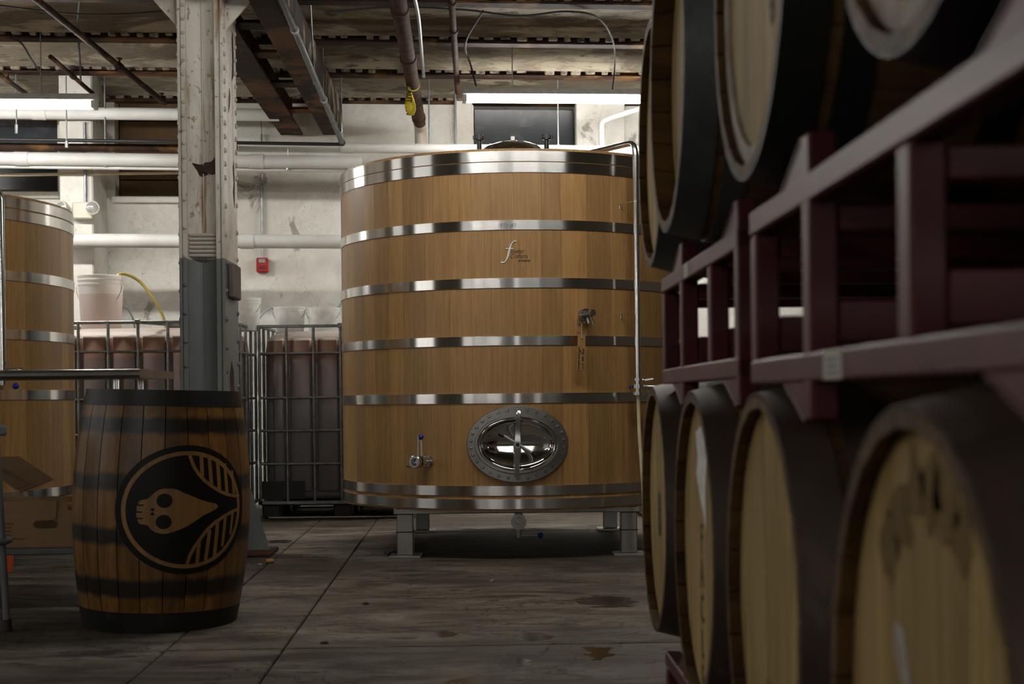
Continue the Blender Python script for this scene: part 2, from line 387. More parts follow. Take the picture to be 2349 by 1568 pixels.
M['emblem_tan'] = plain('emblem_bare_oak', (.32, .165, .044), (.22, .11, .026), 8, (5, 5, .5), rough=.5)

# ------------------------------------------------------------------ the room
TH = 0.088
W = Matrix.Translation((0, 11.7, 0)) @ Matrix.Rotation(TH, 4, 'Z'); WI = W.inverted()
def wl(px, py, c=0.0):
    """wall-frame point where the photograph's pixel meets the plane c in front of (negative) the back wall"""
    d = at(px, py, 1.0) - Vector((0, 0, CAMZ)); n = Vector((-math.sin(TH), math.cos(TH), 0)); p0 = Vector((0, 11.7, 0)) + n*c
    t = (p0 - Vector((0, 0, CAMZ))).dot(n) / d.dot(n)
    return WI @ (Vector((0, 0, CAMZ)) + d*t)

# floor: concrete slabs with open joints over a bed of dirt
FA = 0.034
F = Matrix.Rotation(FA, 4, 'Z')
bm = new(); bb(bm, -9, 9, -9, 14, -.25, -.018)
floor = struct('floor', bm, M['dirt'], F)
def concrete_slab(x0, x1, y0, y1):
    bm = new(); g = .0035; dz = R.uniform(-.003, .0)
    bb(bm, x0+g, x1-g, y0+g, y1-g, -.12, dz, bev=.004)
    obj('slab', bm, M['concrete'], floor)
xs = [-8.6, -6.2, -3.62, -1.02, -.62, 2.3, 5.2, 8.4]; ys = [-8.6] + [4.85 + 1.39*k for k in range(-9, 6)] + [13.4]
for i in range(len(xs)-1):
    for j in range(len(ys)-1):
        if xs[i] == -1.02 and j % 2: continue
        concrete_slab(xs[i], xs[i+1], ys[j], ys[min(j+2, len(ys)-1)] if xs[i] == -1.02 else ys[j+1])

# back wall with three window openings
def opening(x0, y0, x1, y1):
    a, b = wl(x0, y0), wl(x1, y1); return (a.x, b.x, b.z, a.z)
OP = [opening(-260, 262, 133, 441), opening(262, 222, 500, 452), opening(1086, 238, 1324, 372)]
bm = new(); WT, WX0, WX1 = 3.62, -8.2, 7.2
edges = [WX0] + [v for o in OP for v in o[:2]] + [WX1]
for k in range(0, len(edges), 2): bb(bm, edges[k], edges[k+1], 0, .5, 0, WT)
for x0, x1, z0, z1 in OP:
    bb(bm, x0, x1, 0, .5, 0, z0); bb(bm, x0, x1, 0, .5, z1, WT)
wall_back = struct('wall_back', bm, M['wall'], W)
# pilaster beside the emergency light, ledge and dado on the wall
a, b = wl(135, 300, -.55), wl(212, 300, -.55)
bm = new(); bb(bm, a.x, b.x, -.55, 0, 0, WT, bev=.012); obj('pilaster', bm, M['wall'], wall_back)
a, b = wl(1322, 300, -.1), wl(1434, 300, -.1)
bm = new(); bb(bm, a.x, b.x, -.1, 0, 0, WT, bev=.008); obj('pilaster', bm, M['wall'], wall_back)
a, b = wl(1046, 300, -.07), wl(1084, 300, -.07)
bm = new(); bb(bm, a.x, b.x, -.07, 0, 1.2, WT, bev=.008); obj('pilaster', bm, M['wall'], wall_back)
# windows
def window(n, op, kind):
    x0, x1, z0, z1 = op
    bm = new(); f = .05
    for bx in ((x0, x0+f, z0, z1), (x1-f, x1, z0, z1), (x0, x1, z0, z0+f), (x0, x1, z1-f, z1)): bb(bm, bx[0], bx[1], .2, .27, bx[2], bx[3], bev=.004)
    o = struct('window_%d' % n, bm, M['window_frame'], W)
    bm = new(); bb(bm, x0-.02, x1+.02, -.05, .25, z0-.05, z0, bev=.006); obj('sill', bm, M['wall'], o)
    if kind == 'boards':
        k = 5; h = (z1-z0)/k
        for i in range(k):
            bm = new(); bb(bm, x0+.01, x1-.01, .16, .185, z0+i*h+.004, z0+(i+1)*h-.004, bev=.003); obj('board', bm, M['board'], o)
    else:
        nx, nz = 2, 2
        for i in range(nx):
            for j in range(nz):
                bm = new(); dx, dz = (x1-x0-2*f)/nx, (z1-z0-2*f)/nz
                bb(bm, x0+f+i*dx, x0+f+(i+1)*dx, .228, .236, z0+f+j*dz, z0+f+(j+1)*dz); obj('pane', bm, M['glass_dark'], o)
        bm = new(); xm = (x0+x1)/2; zm = (z0+z1)/2
        bb(bm, xm-.02, xm+.02, .2, .26, z0, z1); bb(bm, x0, x1, .205, .255, zm-.018, zm+.018); obj('muntin', bm, M['window_frame'], o)
        if kind == 'blinds':
            for i in range(3):
                bm = new(); h = (z1-z0)/3.4; z = z1-.03-h*i
                box(bm, (xm, .10, z-h/2), (x1-x0-.03, .008, h*1.02), rot=Matrix.Rotation(.22, 3, 'X')); obj('louvre', bm, M['glass_dark'], o)
window(1, OP[0], 'panes'); window(2, OP[1], 'boards'); window(3, OP[2], 'blinds')
# dark backing added behind the glass so that the openings stay dark
bm = new(); bb(bm, WX0, WX1, .5, .6, -.1, WT+.3); struct('wall_backing', bm, M['void'], W)
# the other walls of the hall
bm = new(); bb(bm, -7.6, -7.3, -8, 13, 0, 3.9); struct('wall_left', bm, M['dim_wall'])
bm = new(); bb(bm, 5.6, 5.9, -8, 13, 0, 3.9); struct('wall_right', bm, M['dim_wall'])
bm = new(); bb(bm, -7.6, 5.9, -8.3, -8, 0, 3.9); wall_front = struct('wall_front', bm, M['dim_wall'])
# roller door of white panels in the wall behind the photographer
bm = new(); bb(bm, -4.9, -1.5, -8.0, -7.95, 0, 2.7); door = struct('door_1', bm, M['grey_paint'])
for i in range(5):
    for j in range(4):
        bm = new(); bb(bm, -4.85+j*.83, -4.05+j*.83, -7.95, -7.92, .05+i*.53, .55+i*.53, bev=.01); obj('panel', bm, M['lamp_white'], door)

# glowing windows added out of view for front light and hoop reflections
def glow_pane_mat():
    t = NT('added_glow_glass'); t.b.inputs['Base Color'].default_value = (.3, .32, .33, 1); t.b.inputs['Roughness'].default_value = .3
    t.b.inputs['Emission Color'].default_value = (1.0, .97, .92, 1); t.b.inputs['Emission Strength'].default_value = PANE_GLOW; return t.m
M['added_glow'] = glow_pane_mat()
def added_window(n, Mx, wd, z0, z1, nx, nz):
    bm = new(); f = .06
    for b_ in ((-wd/2-f, -wd/2, z0-f, z1+f), (wd/2, wd/2+f, z0-f, z1+f), (-wd/2, wd/2, z0-f, z0), (-wd/2, wd/2, z1, z1+f)): bb(bm, b_[0], b_[1], -.06, 0, b_[2], b_[3])
    o = struct('window_%d' % n, bm, M['window_frame'], Mx); dx, dz = wd/nx, (z1-z0)/nz
    for i in range(nx):
        for j in range(nz):
            bm = new(); bb(bm, -wd/2+i*dx+.02, -wd/2+(i+1)*dx-.02, -.02, -.012, z0+j*dz+.02, z0+(j+1)*dz-.02); obj('pane', bm, M['added_glow'], o)
DW = [(2.2, -8, PI, 4.4), (-7.3, -5.2, -PI/2, 3.4), (-7.3, 3.3, -PI/2, 2.2), (-7.3, 6.3, -PI/2, 1.0), (-7.3, 8.6, -PI/2, .9)]
for k, (x, y, rz, wd) in enumerate(DW): added_window(4+k, tr(x, y, 0, -rz), wd, .9, 3.15, max(1, round(wd/.8)), 3)

# ceiling: plaster vaults between steel beams, brick ends showing along each beam
ZB = 3.25
bm = new(); bb(bm, -8.6, 8.0, -21, 1.0, 3.72, 3.85); ceiling = struct('ceiling', bm, M['void'], W)
BY = [-.985*k for k in range(0, 20)]
brick_me = None
for k, y in enumerate(BY):
    bm = new(); bb(bm, -8.4, 7.8, y-.055, y+.055, ZB, ZB+.014, bev=.003); bb(bm, -8.4, 7.8, y-.006, y+.006, ZB+.014, ZB+.30)
    bm.verts.ensure_lookup_table()
    beam = obj('beam', bm, M['rust_dark'], ceiling)
    if k < 4:
        x = -4.6
        while x < 1.35:
            wdt = R.uniform(.04, .075)
            if brick_me is None:
                b2 = new(); box(b2, (0, 0, 0), (.056, .036, .026), bev=.005); brick_me = mesh_of('brick', b2); brick_me.materials.append(M['brick'])
            if R.random() > .08:
                br = obj('brick', brick_me, None, beam, Matrix.Translation((x, y-.074+R.uniform(-.006, .006), ZB+.028+R.uniform(-.004, .006))) @ Matrix.Rotation(R.uniform(-.1, .1), 4, 'Z') @ Matrix.Diagonal((wdt/.056, R.uniform(.8, 1.1), R.uniform(.7, 1.15), 1)))
            x += wdt + R.uniform(.03, .05)
    y1 = BY[k+1] if k+1 < len(BY) else y-.985
    bm = new(); prof = []
    for s in range(11):
        t = s/10; yy = y1+.045 + (y-.088-(y1+.045))*t; prof.append((yy, ZB+.034+.12*math.sin(PI*t)**.8))
    nx = 44; gv = [[bm.verts.new((-8.4+16.2*i/nx, a_, z_+R.uniform(-.004, .004))) for a_, z_ in prof] for i in range(nx+1)]
    for i in range(nx):
        for s in range(10): bm.faces.new([gv[i][s], gv[i+1][s], gv[i+1][s+1], gv[i][s+1]])
    obj('vault', bm, M['plaster'], ceiling)

# girder: two riveted beams side by side running from the column to the back wall
GS = -.030
def gm(y0=7.3): return Matrix.Translation((0, y0, 0)) @ Matrix.Rotation(-GS, 4, 'Z')
G = thing('girder', 'double rusted steel girder running from the riveted column to the back wall', 'girder', gm())
def flange(x0, x1, z, y0):
    bm = new(); bb(bm, x0, x1, y0, 4.2, z, z+.022, bev=.004); return obj('flange', bm, M['rust_dark'], G)
flange(-1.715, -1.535, 2.975, .78); flange(-1.375, -1.235, 2.975, -.5)
for xw, y0 in ((-1.63, .78), (-1.31, -.5)):
    bm = new(); bb(bm, xw-.012, xw+.012, y0, 4.2, 2.997, 3.245); obj('web', bm, M['rust_dark'], G)
bm = new(); bb(bm, -1.262, -1.225, -.5, 4.2, 3.0, 3.245, bev=.01); obj('plaster_casing', bm, M['peel_dark'], G)
for y in (.95, 1.65, 2.5, 3.4):
    bm = new(); bb(bm, -1.60, -1.33, y, y+.16, 3.02, 3.04, bev=.003); obj('tie_plate', bm, M['rust_dark'], G)
riv = new(); lathe(riv, [(.0155, 0), (.0135, .007), (.008, .011), (0, .0125)], 8); riv_me = mesh_of('rivet', riv, 1.2)
riv_lo = riv_me.copy(); riv_me.materials.append(plain('cream_rivet_paint', (.55, .50, .44), (.42, .36, .30), 60, rough=.5)); riv_lo.materials.append(plain('grey_rivet_paint', (.15, .16, .155), (.12, .125, .12), 60, rough=.5))

# riveted column
cx0, cx1, cy0, cy1 = at(412, 700, 7.6).x, at(515, 700, 7.6).x, 7.6, 8.04
CM = Matrix.Translation((cx0, cy0, 0)) @ Matrix.Rotation(.030, 4, 'Z'); CW, CD, CH = cx1-cx0, .45, 3.24
colm = thing('riveted_column', 'riveted steel column with flaking white paint above grey', 'column', CM)
for x0, x1, nm in ((0, .014, 'side_plate'), (CW-.014, CW, 'side_plate')):
    bm = new(); bb(bm, x0, x1, 0, CD, 0, CH, bev=.003); obj(nm, bm, M['column'], colm)
for s in (0, 1):                                      # angle irons along the edges
    for e in (0, 1):
        bm = new(); xa = .014 if s == 0 else CW-.014; sg = 1 if s == 0 else -1; ya = .004 if e == 0 else CD-.004; se = 1 if e == 0 else -1
        bb(bm, xa, xa+sg*.030, ya, ya+se*.009, 0, CH, bev=.002); bb(bm, xa, xa+sg*.009, ya, ya+se*.07, 0, CH, bev=.002)
        obj('angle_iron', bm, M['column'], colm)
for e in (0, 1):                                      # hollow-curved web plates, front and back
    bm = new(); n = 12; xa, xb = .04, CW-.04; va = []
    for i in range(n+1):
        t = i/n; yv = .035 + .045*math.sin(PI*t)
        if e: yv = CD-yv
        va.append((bm.verts.new((xa+(xb-xa)*t, yv, 0)), bm.verts.new((xa+(xb-xa)*t, yv, CH))))
    for i in range(n): bm.faces.new([va[i][0], va[i+1][0], va[i+1][1], va[i][1]])
    obj('web_plate', bm, M['column'], colm)
    bm = new(); bb(bm, CW/2-.003, CW/2+.003, .072 if not e else CD-.085, .085 if not e else CD-.072, 0, CH); obj('seam_bead', bm, M['column'], colm)
zz = .22; i = 0
while zz < 3.1:
    off = .04 if i % 2 else 0
    for (p, ax) in (((CW, .045, zz), 'X'), ((CW, CD-.045, zz+.05), 'X'), ((0, .045, zz), '-X'), ((.030, .004, zz+.03), '-Y')):
        rot = {'X': Matrix.Rotation(PI/2, 4, 'Y'), '-X': Matrix.Rotation(-PI/2, 4, 'Y'), '-Y': Matrix.Rotation(PI/2, 4, 'X')}[ax]
        sc_ = .72 if ax == '-Y' else 1.0
        obj('rivet', riv_me if p[2] > 1.6 else riv_lo, None, colm, Matrix.Translation(p) @ rot @ Matrix.Diagonal((sc_, sc_, sc_, 1)))
    zz += .152 if 1.0 < zz < 2.0 else .074 if zz > 2.0 else .13; i += 1
# bare rusty patch where a slab of paint has fallen from the web
bm = new(); pts = [(.062, 2.125), (.105, 2.118), (.12, 2.128), (.165, 2.132), (CW-.045, 2.155), (CW-.045, 2.062), (.17, 2.06), (.15, 2.07), (.115, 2.052), (.098, 2.06), (.088, 2.085)]
fa = [bm.verts.new((x, .035+.045*math.sin(PI*(x-.04)/(CW-.08))-.0025, z)) for x, z in pts]; fb = [bm.verts.new((v.co.x, v.co.y+.004, v.co.z)) for v in fa]
bm.faces.new(fa)
for i in range(len(fa)): bm.faces.new([fa[i], fa[(i+1) % len(fa)], fb[(i+1) % len(fb)], fb[i]])
tag(obj('bare_patch', bm, plain('bare_rust_scale', (.035, .018, .016), (.055, .027, .02), 20, rough=.7), colm), 'dark rust patch where the paint has fallen off')
bm = new(); tmp = plain('thick_cracked_paint', (.58, .54, .49), (.48, .43, .38), 10, rough=.6, bump=.5)
for i in range(6):
    z = 1.615+i*.022; bb(bm, .042, CW-.042, .030+R.uniform(0, .006), .07, z, z+.019, bev=.006)
obj('cracked_paint', bm, tmp, colm)
for pl_ in ([(.30, 2.62), (.325, 2.72), (.31, 2.86), (.34, 2.9), (.37, 2.78), (.36, 2.66)], [(.18, 2.42), (.22, 2.47), (.24, 2.52), (.215, 2.56), (.19, 2.50)], [(.30, 2.0), (.33, 2.06), (.30, 2.14), (.335, 2.18), (.36, 2.05), (.345, 1.92)], [(.14, .98), (.20, 1.06), (.26, 1.0), (.28, .88), (.16, .86)]):
    bm = new(); prism(bm, pl_, .002, Matrix.Translation((CW+.0002, 0, 0)) @ Matrix(((0, 0, 1, 0), (1, 0, 0, 0), (0, 1, 0, 0), (0, 0, 0, 1)))); obj('bare_patch', bm, M['rust_dark'], colm)
# weathered block on the side plate
bm = new(); bb(bm, CW+.001, CW+.035, .10, .34, 1.40, 1.59, bev=.008); tag(obj('wood_block', bm, plain('weathered_grey_wood', (.17, .15, .13), (.10, .085, .07), 8, (1, 6, 1), rough=.85, bump=.3), colm), 'weathered grey wooden block')
for dx in (CW, 0):                                    # knee brackets under the girder
    bm = new(); sg = 1 if dx else -1
    prism(bm, [(dx, 2.85), (dx+sg*.15, 3.02), (dx+sg*.15, 3.24), (dx, 3.24)], .016, Matrix.Translation((0, .12, 0)) @ Matrix.Rotation(PI/2, 4, 'X')); obj('knee_bracket', bm, M['column'], colm)
for sg, dx in ((1, CW), (-1, 0)):                     # flared foot plates
    bm = new(); prism(bm, [(dx, 0), (dx+sg*.20, 0), (dx+sg*.17, .10), (dx+sg*.03, .55), (dx, .6)], .014, Matrix.Translation((0, .24, 0)) @ Matrix.Rotation(PI/2, 4, 'X'))
    obj('foot_gusset', bm, M['column'], colm)
    bm = new(); bb(bm, min(dx, dx+sg*.22), max(dx, dx+sg*.22), .05, .40, 0, .02, bev=.004); obj('base_plate', bm, M['rust'], colm)

# ------------------------------------------------------------------ pipes and wires
def pipe(name, pts, r, m, label, cat='pipe', n=14, group=None):
    bm = new(); tube(bm, pts, r, n); o = obj(name, bm, m); tag(o, label, cat, group); return o
def wpipe(name, a, b, c, r, m, label, couplings=()):
    """straight pipe along the back wall between two pixels, c in front of the wall"""
    p, q = W @ wl(a[0], a[1], c), W @ wl(b[0], b[1], c)
    root = thing(name, label, 'pipe')
    bm = new(); tube(bm, [p, q], r, 16); obj('pipe_run', bm, m, root)
    d = (q-p).normalized()
    for t in couplings:
        bm = new(); s = p.lerp(q, t); cyl(bm, s-d*.05, s+d*.05, r*1.12, n=16); obj('coupling', bm, m, root)
    return root
wpipe('insulated_pipe', (-150, 257), (640, 264), -.72, .047, M['white_pipe'], 'topmost white pipe along the back wall, behind the column', (.3, .8))
wpipe('insulated_pipe', (548, 337), (1520, 346), -.72, .038, M['white_pipe'], 'white pipe along the back wall just over the big wooden tank', (.25, .6))
wpipe('insulated_pipe', (-150, 361), (830, 373), -.75, .050, M['white_pipe'], 'thick white pipe with a slim one clipped below, upper back wall', (.2, .75))
wpipe('slim_pipe', (-150, 380), (830, 392), -.72, .014, M['white_pipe'], 'slim cream pipe close under the thick white pipe')
wpipe('insulated_pipe', (120, 551), (1100, 556), -.72, .053, M['white_pipe'], 'lowest white pipe crossing the back wall above the bulk containers', (.45,))
wpipe('black_conduit', (-150, 317), (783, 331), -.95, .013, M['black_pipe'], 'thin black horizontal pipe ending in an elbow under the girder')
wpipe('dark_pipe', (-150, 336), (545, 341), -.80, .030, M['rust_dark'], 'dark rusty pipe between the white pipes behind the column')
wpipe('beige_pipe', (-150, 403), (420, 396), -.55, .012, M['hose_cream'], 'thin cream line sagging under the thick white pipe')
# grey conduit running down along the girder
p0, p1 = at(622, -60, 7.15), W @ wl(784, 327, -.95)
root = thing('steel_conduit', 'grey steel conduit slanting along the underside of the girder', 'conduit')
bm = new(); tube(bm, [p0, p1], .019, 14); obj('pipe_run', bm, M['conduit'], root)
bm = new(); sphere(bm, p1, .028); obj('elbow', bm, M['black_pipe'], root)
for t in (.25, .66):
    q = p0.lerp(p1, t); bm = new(); tube(bm, [q, q+Vector((0, 0, .34))], .004, 6); cyl(bm, q-Vector((0, .012, 0)), q+Vector((0, .012, 0)), .026, n=14); obj('hanger', bm, M['galv'], root)
# rusty soil pipe running back to the wall, with its beige drop
root = thing('rusty_pipe', 'thick rusty pipe running back under the ceiling to a beige drop', 'pipe')
A, B_, C = at(908, -30, 7.45), at(963, 285, 11.1), None
bm = new(); tube(bm, [A, A.lerp(B_, .5), B_], [.047, .046, .046], 18); obj('pipe_run', bm, M['rust'], root)
for t in (.12, .42, .93):
    q = A.lerp(B_, t); d = (B_-A).normalized(); bm = new(); cyl(bm, q-d*.04, q+d*.04, .053, n=18); obj('coupling', bm, M['rust'], root)
bm = new(); e = B_+Vector((0, .02, 0)); tube(bm, smooth_path([e-Vector((0, .1, 0)), e+Vector((0, .03, -.03)), e+Vector((0, .06, -.14)), e+Vector((-.01, .05, -.26)), e+Vector((-.06, .1, -.36))], 5), .046, 16)
obj('drop_pipe', bm, M['beige_pipe'], root)
# yellow warning streamer knotted to it
tt = thing('caution_tape', 'yellow caution tape knotted round the rusty ceiling pipe', 'tape', None)
q = A.lerp(B_, .615); bm = new()
ring(bm, .047, .051, -.012, .012, 20, Matrix.Translation(q) @ (Vector((0, 0, 1)).rotation_difference((B_-A).normalized())).to_matrix().to_4x4()); obj('knot_band', bm, M['yellow'], tt)
s0, s1 = at(937, 194, q.y-.075), at(943, 264, q.y-.075); bm = new()
pr = [(.006, .012), (.018, .022), (.030, .030), (.042, .04), (.052, .045), (.05, .040), (.028, .022)]
n = len(pr); va = []
for i, (hw, th) in enumerate(pr):
    c = s0.lerp(s1, i/(n-1)); va.append([bm.verts.new(c+Vector(v)) for v in ((-hw*.72, 0, 0), (-hw*.4, -th*.5, 0), (hw*.4, -th*.5, 0), (hw*.72, 0, 0), (hw*.4, th*.5, 0), (-hw*.4, th*.5, 0))])
for i in range(n-1):
    for k in range(6): bm.faces.new([va[i][k], va[i][(k+1) % 6], va[i+1][(k+1) % 6], va[i+1][k]])
bm.faces.new(va[0]); bm.faces.new(va[-1]); st = obj('streamer', bm, M['yellow'], tt, sharp=1.2)
me = text_mesh('CAUTION', .052, .0005, bold=.0012, align='CENTER'); me.materials.append(M['ink'])
mid = s0.lerp(s1, .53); o = obj('lettering', me, None, st)
o.matrix_basis = Matrix.Translation(mid+Vector((-.002, -.0245, 0))) @ Matrix.Rotation(PI/2+.20, 4, 'X') @ Matrix.Rotation(-PI/2-.03, 4, 'Z') @ Matrix.Translation((0, -.019, 0)) @ Matrix.Diagonal((.85, 1, 1, 1))
# slim sprinkler pipes running in depth
def depth_pipe(a, Ya, b, Yb, r, m, label, fit=(.4, .8)):
    p, q = at(*a, Ya), at(*b, Yb); root = thing('sprinkler_pipe', label, 'pipe'); d = (q-p).normalized()
    bm = new(); tube(bm, [p, q], r, 12); obj('pipe_run', bm, m, root)
    for t in fit:
        s = p.lerp(q, t); bm = new(); cyl(bm, s-d*.03, s+d*.03, r*1.35, n=12); obj('coupling', bm, m, root)
        bm = new(); cyl(bm, s, s+Vector((0, 0, .05)), .008, n=8); cyl(bm, s+Vector((0, 0, .05)), s+Vector((0, 0, .055)), .02, n=12); obj('sprinkler_head', bm, m, root)
depth_pipe((1034, -30), 8.0, (1050, 212), 10.7, .020, M['rust'], 'slim rusty pipe slanting beside the thick rusty one', (.12, .35))
depth_pipe((60, -20), 7.8, (378, 236), 10.7, .020, M['rust_dark'], 'dark sprinkler pipe crossing the ceiling in front of the column', (.6, .97))
depth_pipe((116, 130), 9.6, (212, 214), 10.9, .016, M['rust_dark'], 'short dark pipe above the left tube lamp', (.5,))
depth_pipe((-30, 150), 9.0, (60, 215), 10.5, .016, M['rust_dark'], 'dark pipe at the far upper corner over the tube lamp', (.5,))
pipe('grey_conduit', smooth_path([at(948, -20, 8.1), at(960, 40, 8.7), at(966, 110, 9.5), at(972, 175, 10.3)], 6), .012, M['galv'], 'bent grey conduit close beside the thick rusty pipe', 'conduit')
# white branch pipe by the louvred window
pipe('white_branch_pipe', smooth_path([W @ wl(1382, 345, -.45), W @ wl(1380, 300, -.45), W @ wl(1382, 281, -.45), W @ wl(1398, 272, -.45), W @ wl(1440, 258, -.45), W @ wl(1520, 234, -.45)], 5), .024, M['white_pipe'], 'white branch pipe with an elbow beside the louvred window')
# hanger rods
rods = [(242, 166, 376, -.75), (38, 150, 300, -.95), (153, 165, 332, -.95), (985, 178, 345, -.72), (1045, 180, 345, -.72), (1281, 180, 345, -.72), (599, 275, 320, -.05), (660, 330, 384, -.75), (784, 160, 318, -.95), (718, 10, 186, None)]
for k, (x, y0, y1, c) in enumerate(rods):
    if c is None: p, q = at(x-6, y0, 8.9), at(x+4, y1, 9.4)
    else:
        q = W @ wl(x, y1, c); p = q + Vector((0, 0, (W @ wl(x, y0, c)).z - q.z))
    lbl = ['threaded rod holding the thick white pipe left of the column', 'hanger rod passing the left tube lamp', 'hanger rod in front of the white pilaster', 'hanger rod just beside the thick rusty pipe', 'hanger rod left of the right tube lamp', 'hanger rod in front of the louvred window',
           'thin wire on the wall below the topmost pipe', 'short hook on the thick white pipe beside the column', 'rod holding the black pipe elbow under the girder', 'rod hanging the grey conduit under the girder'][k]
    root = thing('hanger_rod', lbl, 'rod', None, 'hanger rods'); bm = new(); tube(bm, [p, q], .0055, 6); obj('rod', bm, M['galv'], root)
    bm = new(); cyl(bm, q-Vector((0, 0, .02)), q+Vector((0, 0, .045)), .013, n=8); obj('clevis', bm, M['galv'], root)
# fire alarm and its conduit
p = wl(602, 607, -.04); root = thing('fire_alarm', 'small red fire alarm box on the white back wall', 'alarm', W)
bm = new(); bb(bm, p.x-.047, p.x+.047, -.07, -.001, p.z-.062, p.z+.055, bev=.008); obj('housing', bm, M['red'], root)
bm = new(); bb(bm, p.x-.026, p.x+.026, -.077, -.068, p.z+.012, p.z+.045, bev=.003); obj('strobe', bm, M['lens'], root)
bm = new(); bb(bm, p.x-.03, p.x+.03, -.074, -.069, p.z-.04, p.z-.012, bev=.001); obj('sounder', bm, plain('dark_red_grille', (.2, .012, .012), rough=.5), root)
a, b = W @ wl(603, 400, -.03), W @ wl(602, 598, -.03); pipe('wall_conduit', [Vector((b.x, b.y, a.z)), b], .012, M['galv'], 'vertical grey conduit dropping to the red fire alarm', 'conduit')
# twin-head emergency light on the pilaster
p = wl(193, 482, -.62); root = thing('emergency_light', 'cream emergency light with two round heads on the white pilaster', 'light', W)
bm = new(); bb(bm, p.x-.085, p.x+.065, -.64, -.55, p.z-.065, p.z+.06, bev=.008); obj('battery_box', bm, M['cream'], root)
bm = new(); lathe(bm, [(.004, 0), (.004, .003), (0, .003)], 8, Matrix.Translation((p.x+.0, -.64, p.z+.035)) @ Matrix.Rotation(PI/2, 4, 'X')); obj('indicator', bm, M['led'], root)
for dx, az in ((.07, .15), (-.15, -.55)):
    H = Matrix.Translation((p.x+dx, -.655, p.z+.012)) @ Matrix.Rotation(az, 4, 'Z') @ Matrix.Rotation(PI/2, 4, 'X')
    bm = new(); lathe(bm, [(0, -.05), (.03, -.045), (.05, -.01), (.052, .02), (.046, .024), (.045, .02)], 24, H); hd = obj('lamp_head', bm, M['cream'], root)
    bm = new(); lathe(bm, [(.045, .02), (.03, .03), (0, .034)], 24, H); obj('lens', bm, M['lens'], hd)
a = W @ wl(190, 310, -.57); b = W @ Vector((p.x-.0, -.57, p.z+.06))
pipe('wall_conduit', [Vector((b.x, b.y, a.z+.1)), b], .011, M['galv'], 'grey conduit dropping to the emergency light', 'conduit')
# cables under the ceiling
def cable(px, label, r=.006):
    pipe('ceiling_cable', smooth_path([at(*q) for q in px], 6), r, M['rubber'], label, 'cable', 6)
cable([(745, 28, 8.6), (900, 16, 8.6), (1060, 22, 8.7), (1190, 36, 8.8), (1300, 26, 8.8), (1370, 40, 9.0), (1405, 90, 9.6), (1410, 150, 10.0), (1405, 205, 10.0)], 'thin cable looping along the ceiling to the right tube lamp')
cable([(1108, 25, 8.8), (1068, 98, 9.6), (1080, 150, 10.2), (1092, 196, 10.0)], 'short dark chain over the end of the right tube lamp', .007)
cable([(182, 0, 8.6), (178, 60, 9.2), (183, 130, 10.0), (185, 185, 10.3)], 'dark chain hanging near the left tube lamp', .007)
cable([(20, 85, 9.2), (50, 100, 9.3), (75, 140, 9.8), (100, 168, 10.1), (140, 160, 10.2)], 'curved cable above the left tube lamp', .006)
cable([(-20, 10, 8.5), (150, 30, 8.6), (280, 32, 8.6), (410, 22, 8.6)], 'straight dark cable across the ceiling left of the column', .005)

# ------------------------------------------------------------------ fluorescent lamps
def tube_lamp(c, L, rz, label, ys=(-.035, .035)):
    root = thing('fluorescent_lamp', label, 'lamp', Matrix.Translation(c) @ Matrix.Rotation(rz, 4, 'Z'), 'fluorescent ceiling lamps')
    bm = new()
    prism(bm, [(-.065, .03), (-.03, .075), (.03, .075), (.065, .03), (.06, .026), (-.06, .026)], L, Matrix.Translation((-L/2, 0, 0)) @ Matrix.Rotation(PI/2, 4, 'Y') @ Matrix.Rotation(PI/2, 4, 'Z'))
    obj('housing', bm, M['lamp_white'], root)
    for y in ys:
        bm = new(); cyl(bm, (-L/2+.03, y, 0), (L/2-.03, y, 0), .017, n=10); obj('tube', bm, M['tube'], root)
    for x in (-L/2+.015, L/2-.015):
        bm = new(); bb(bm, x-.015, x+.015, -.055, .055, -.02, .03, bev=.004); obj('end_socket', bm, M['lamp_white'], root)
    for x in (-L*.35, L*.35):
        bm = new(); tube(bm, [(x, 0, .07), (x, 0, max(.1, 3.395-c[2]))], .004, 6); obj('hanger', bm, M['galv'], root)
    return root
a = at(1060, 224, 10.2); tube_lamp((a.x+1.2, a.y+.1, a.z-.01), 2.4, .075, 'lit fluorescent tube lamp hanging over the back of the big tank')
a = at(222, 235, 9.4); tube_lamp((a.x-1.2, a.y-.08, a.z-.02), 2.4, .075, 'lit fluorescent tube lamp at the left edge above the short tank')
LZ = 2.93  # lamps out of view, added for front light on tank and barrels
for (x, y, L, rz, lb) in ((.1, 5.85, 2.4, .03, 'added unseen fluorescent tube lamp over the aisle in front of the big tank'),
                          (-3.6, -.8, 1.25, .03, 'added unseen fluorescent tube lamp over the open floor behind the photographer'),
                          (-3.2, -5.2, 2.4, .03, 'added unseen fluorescent tube lamp before the white panelled door')):
    tube_lamp((x, y, LZ), L, rz, lb, (0.0,))

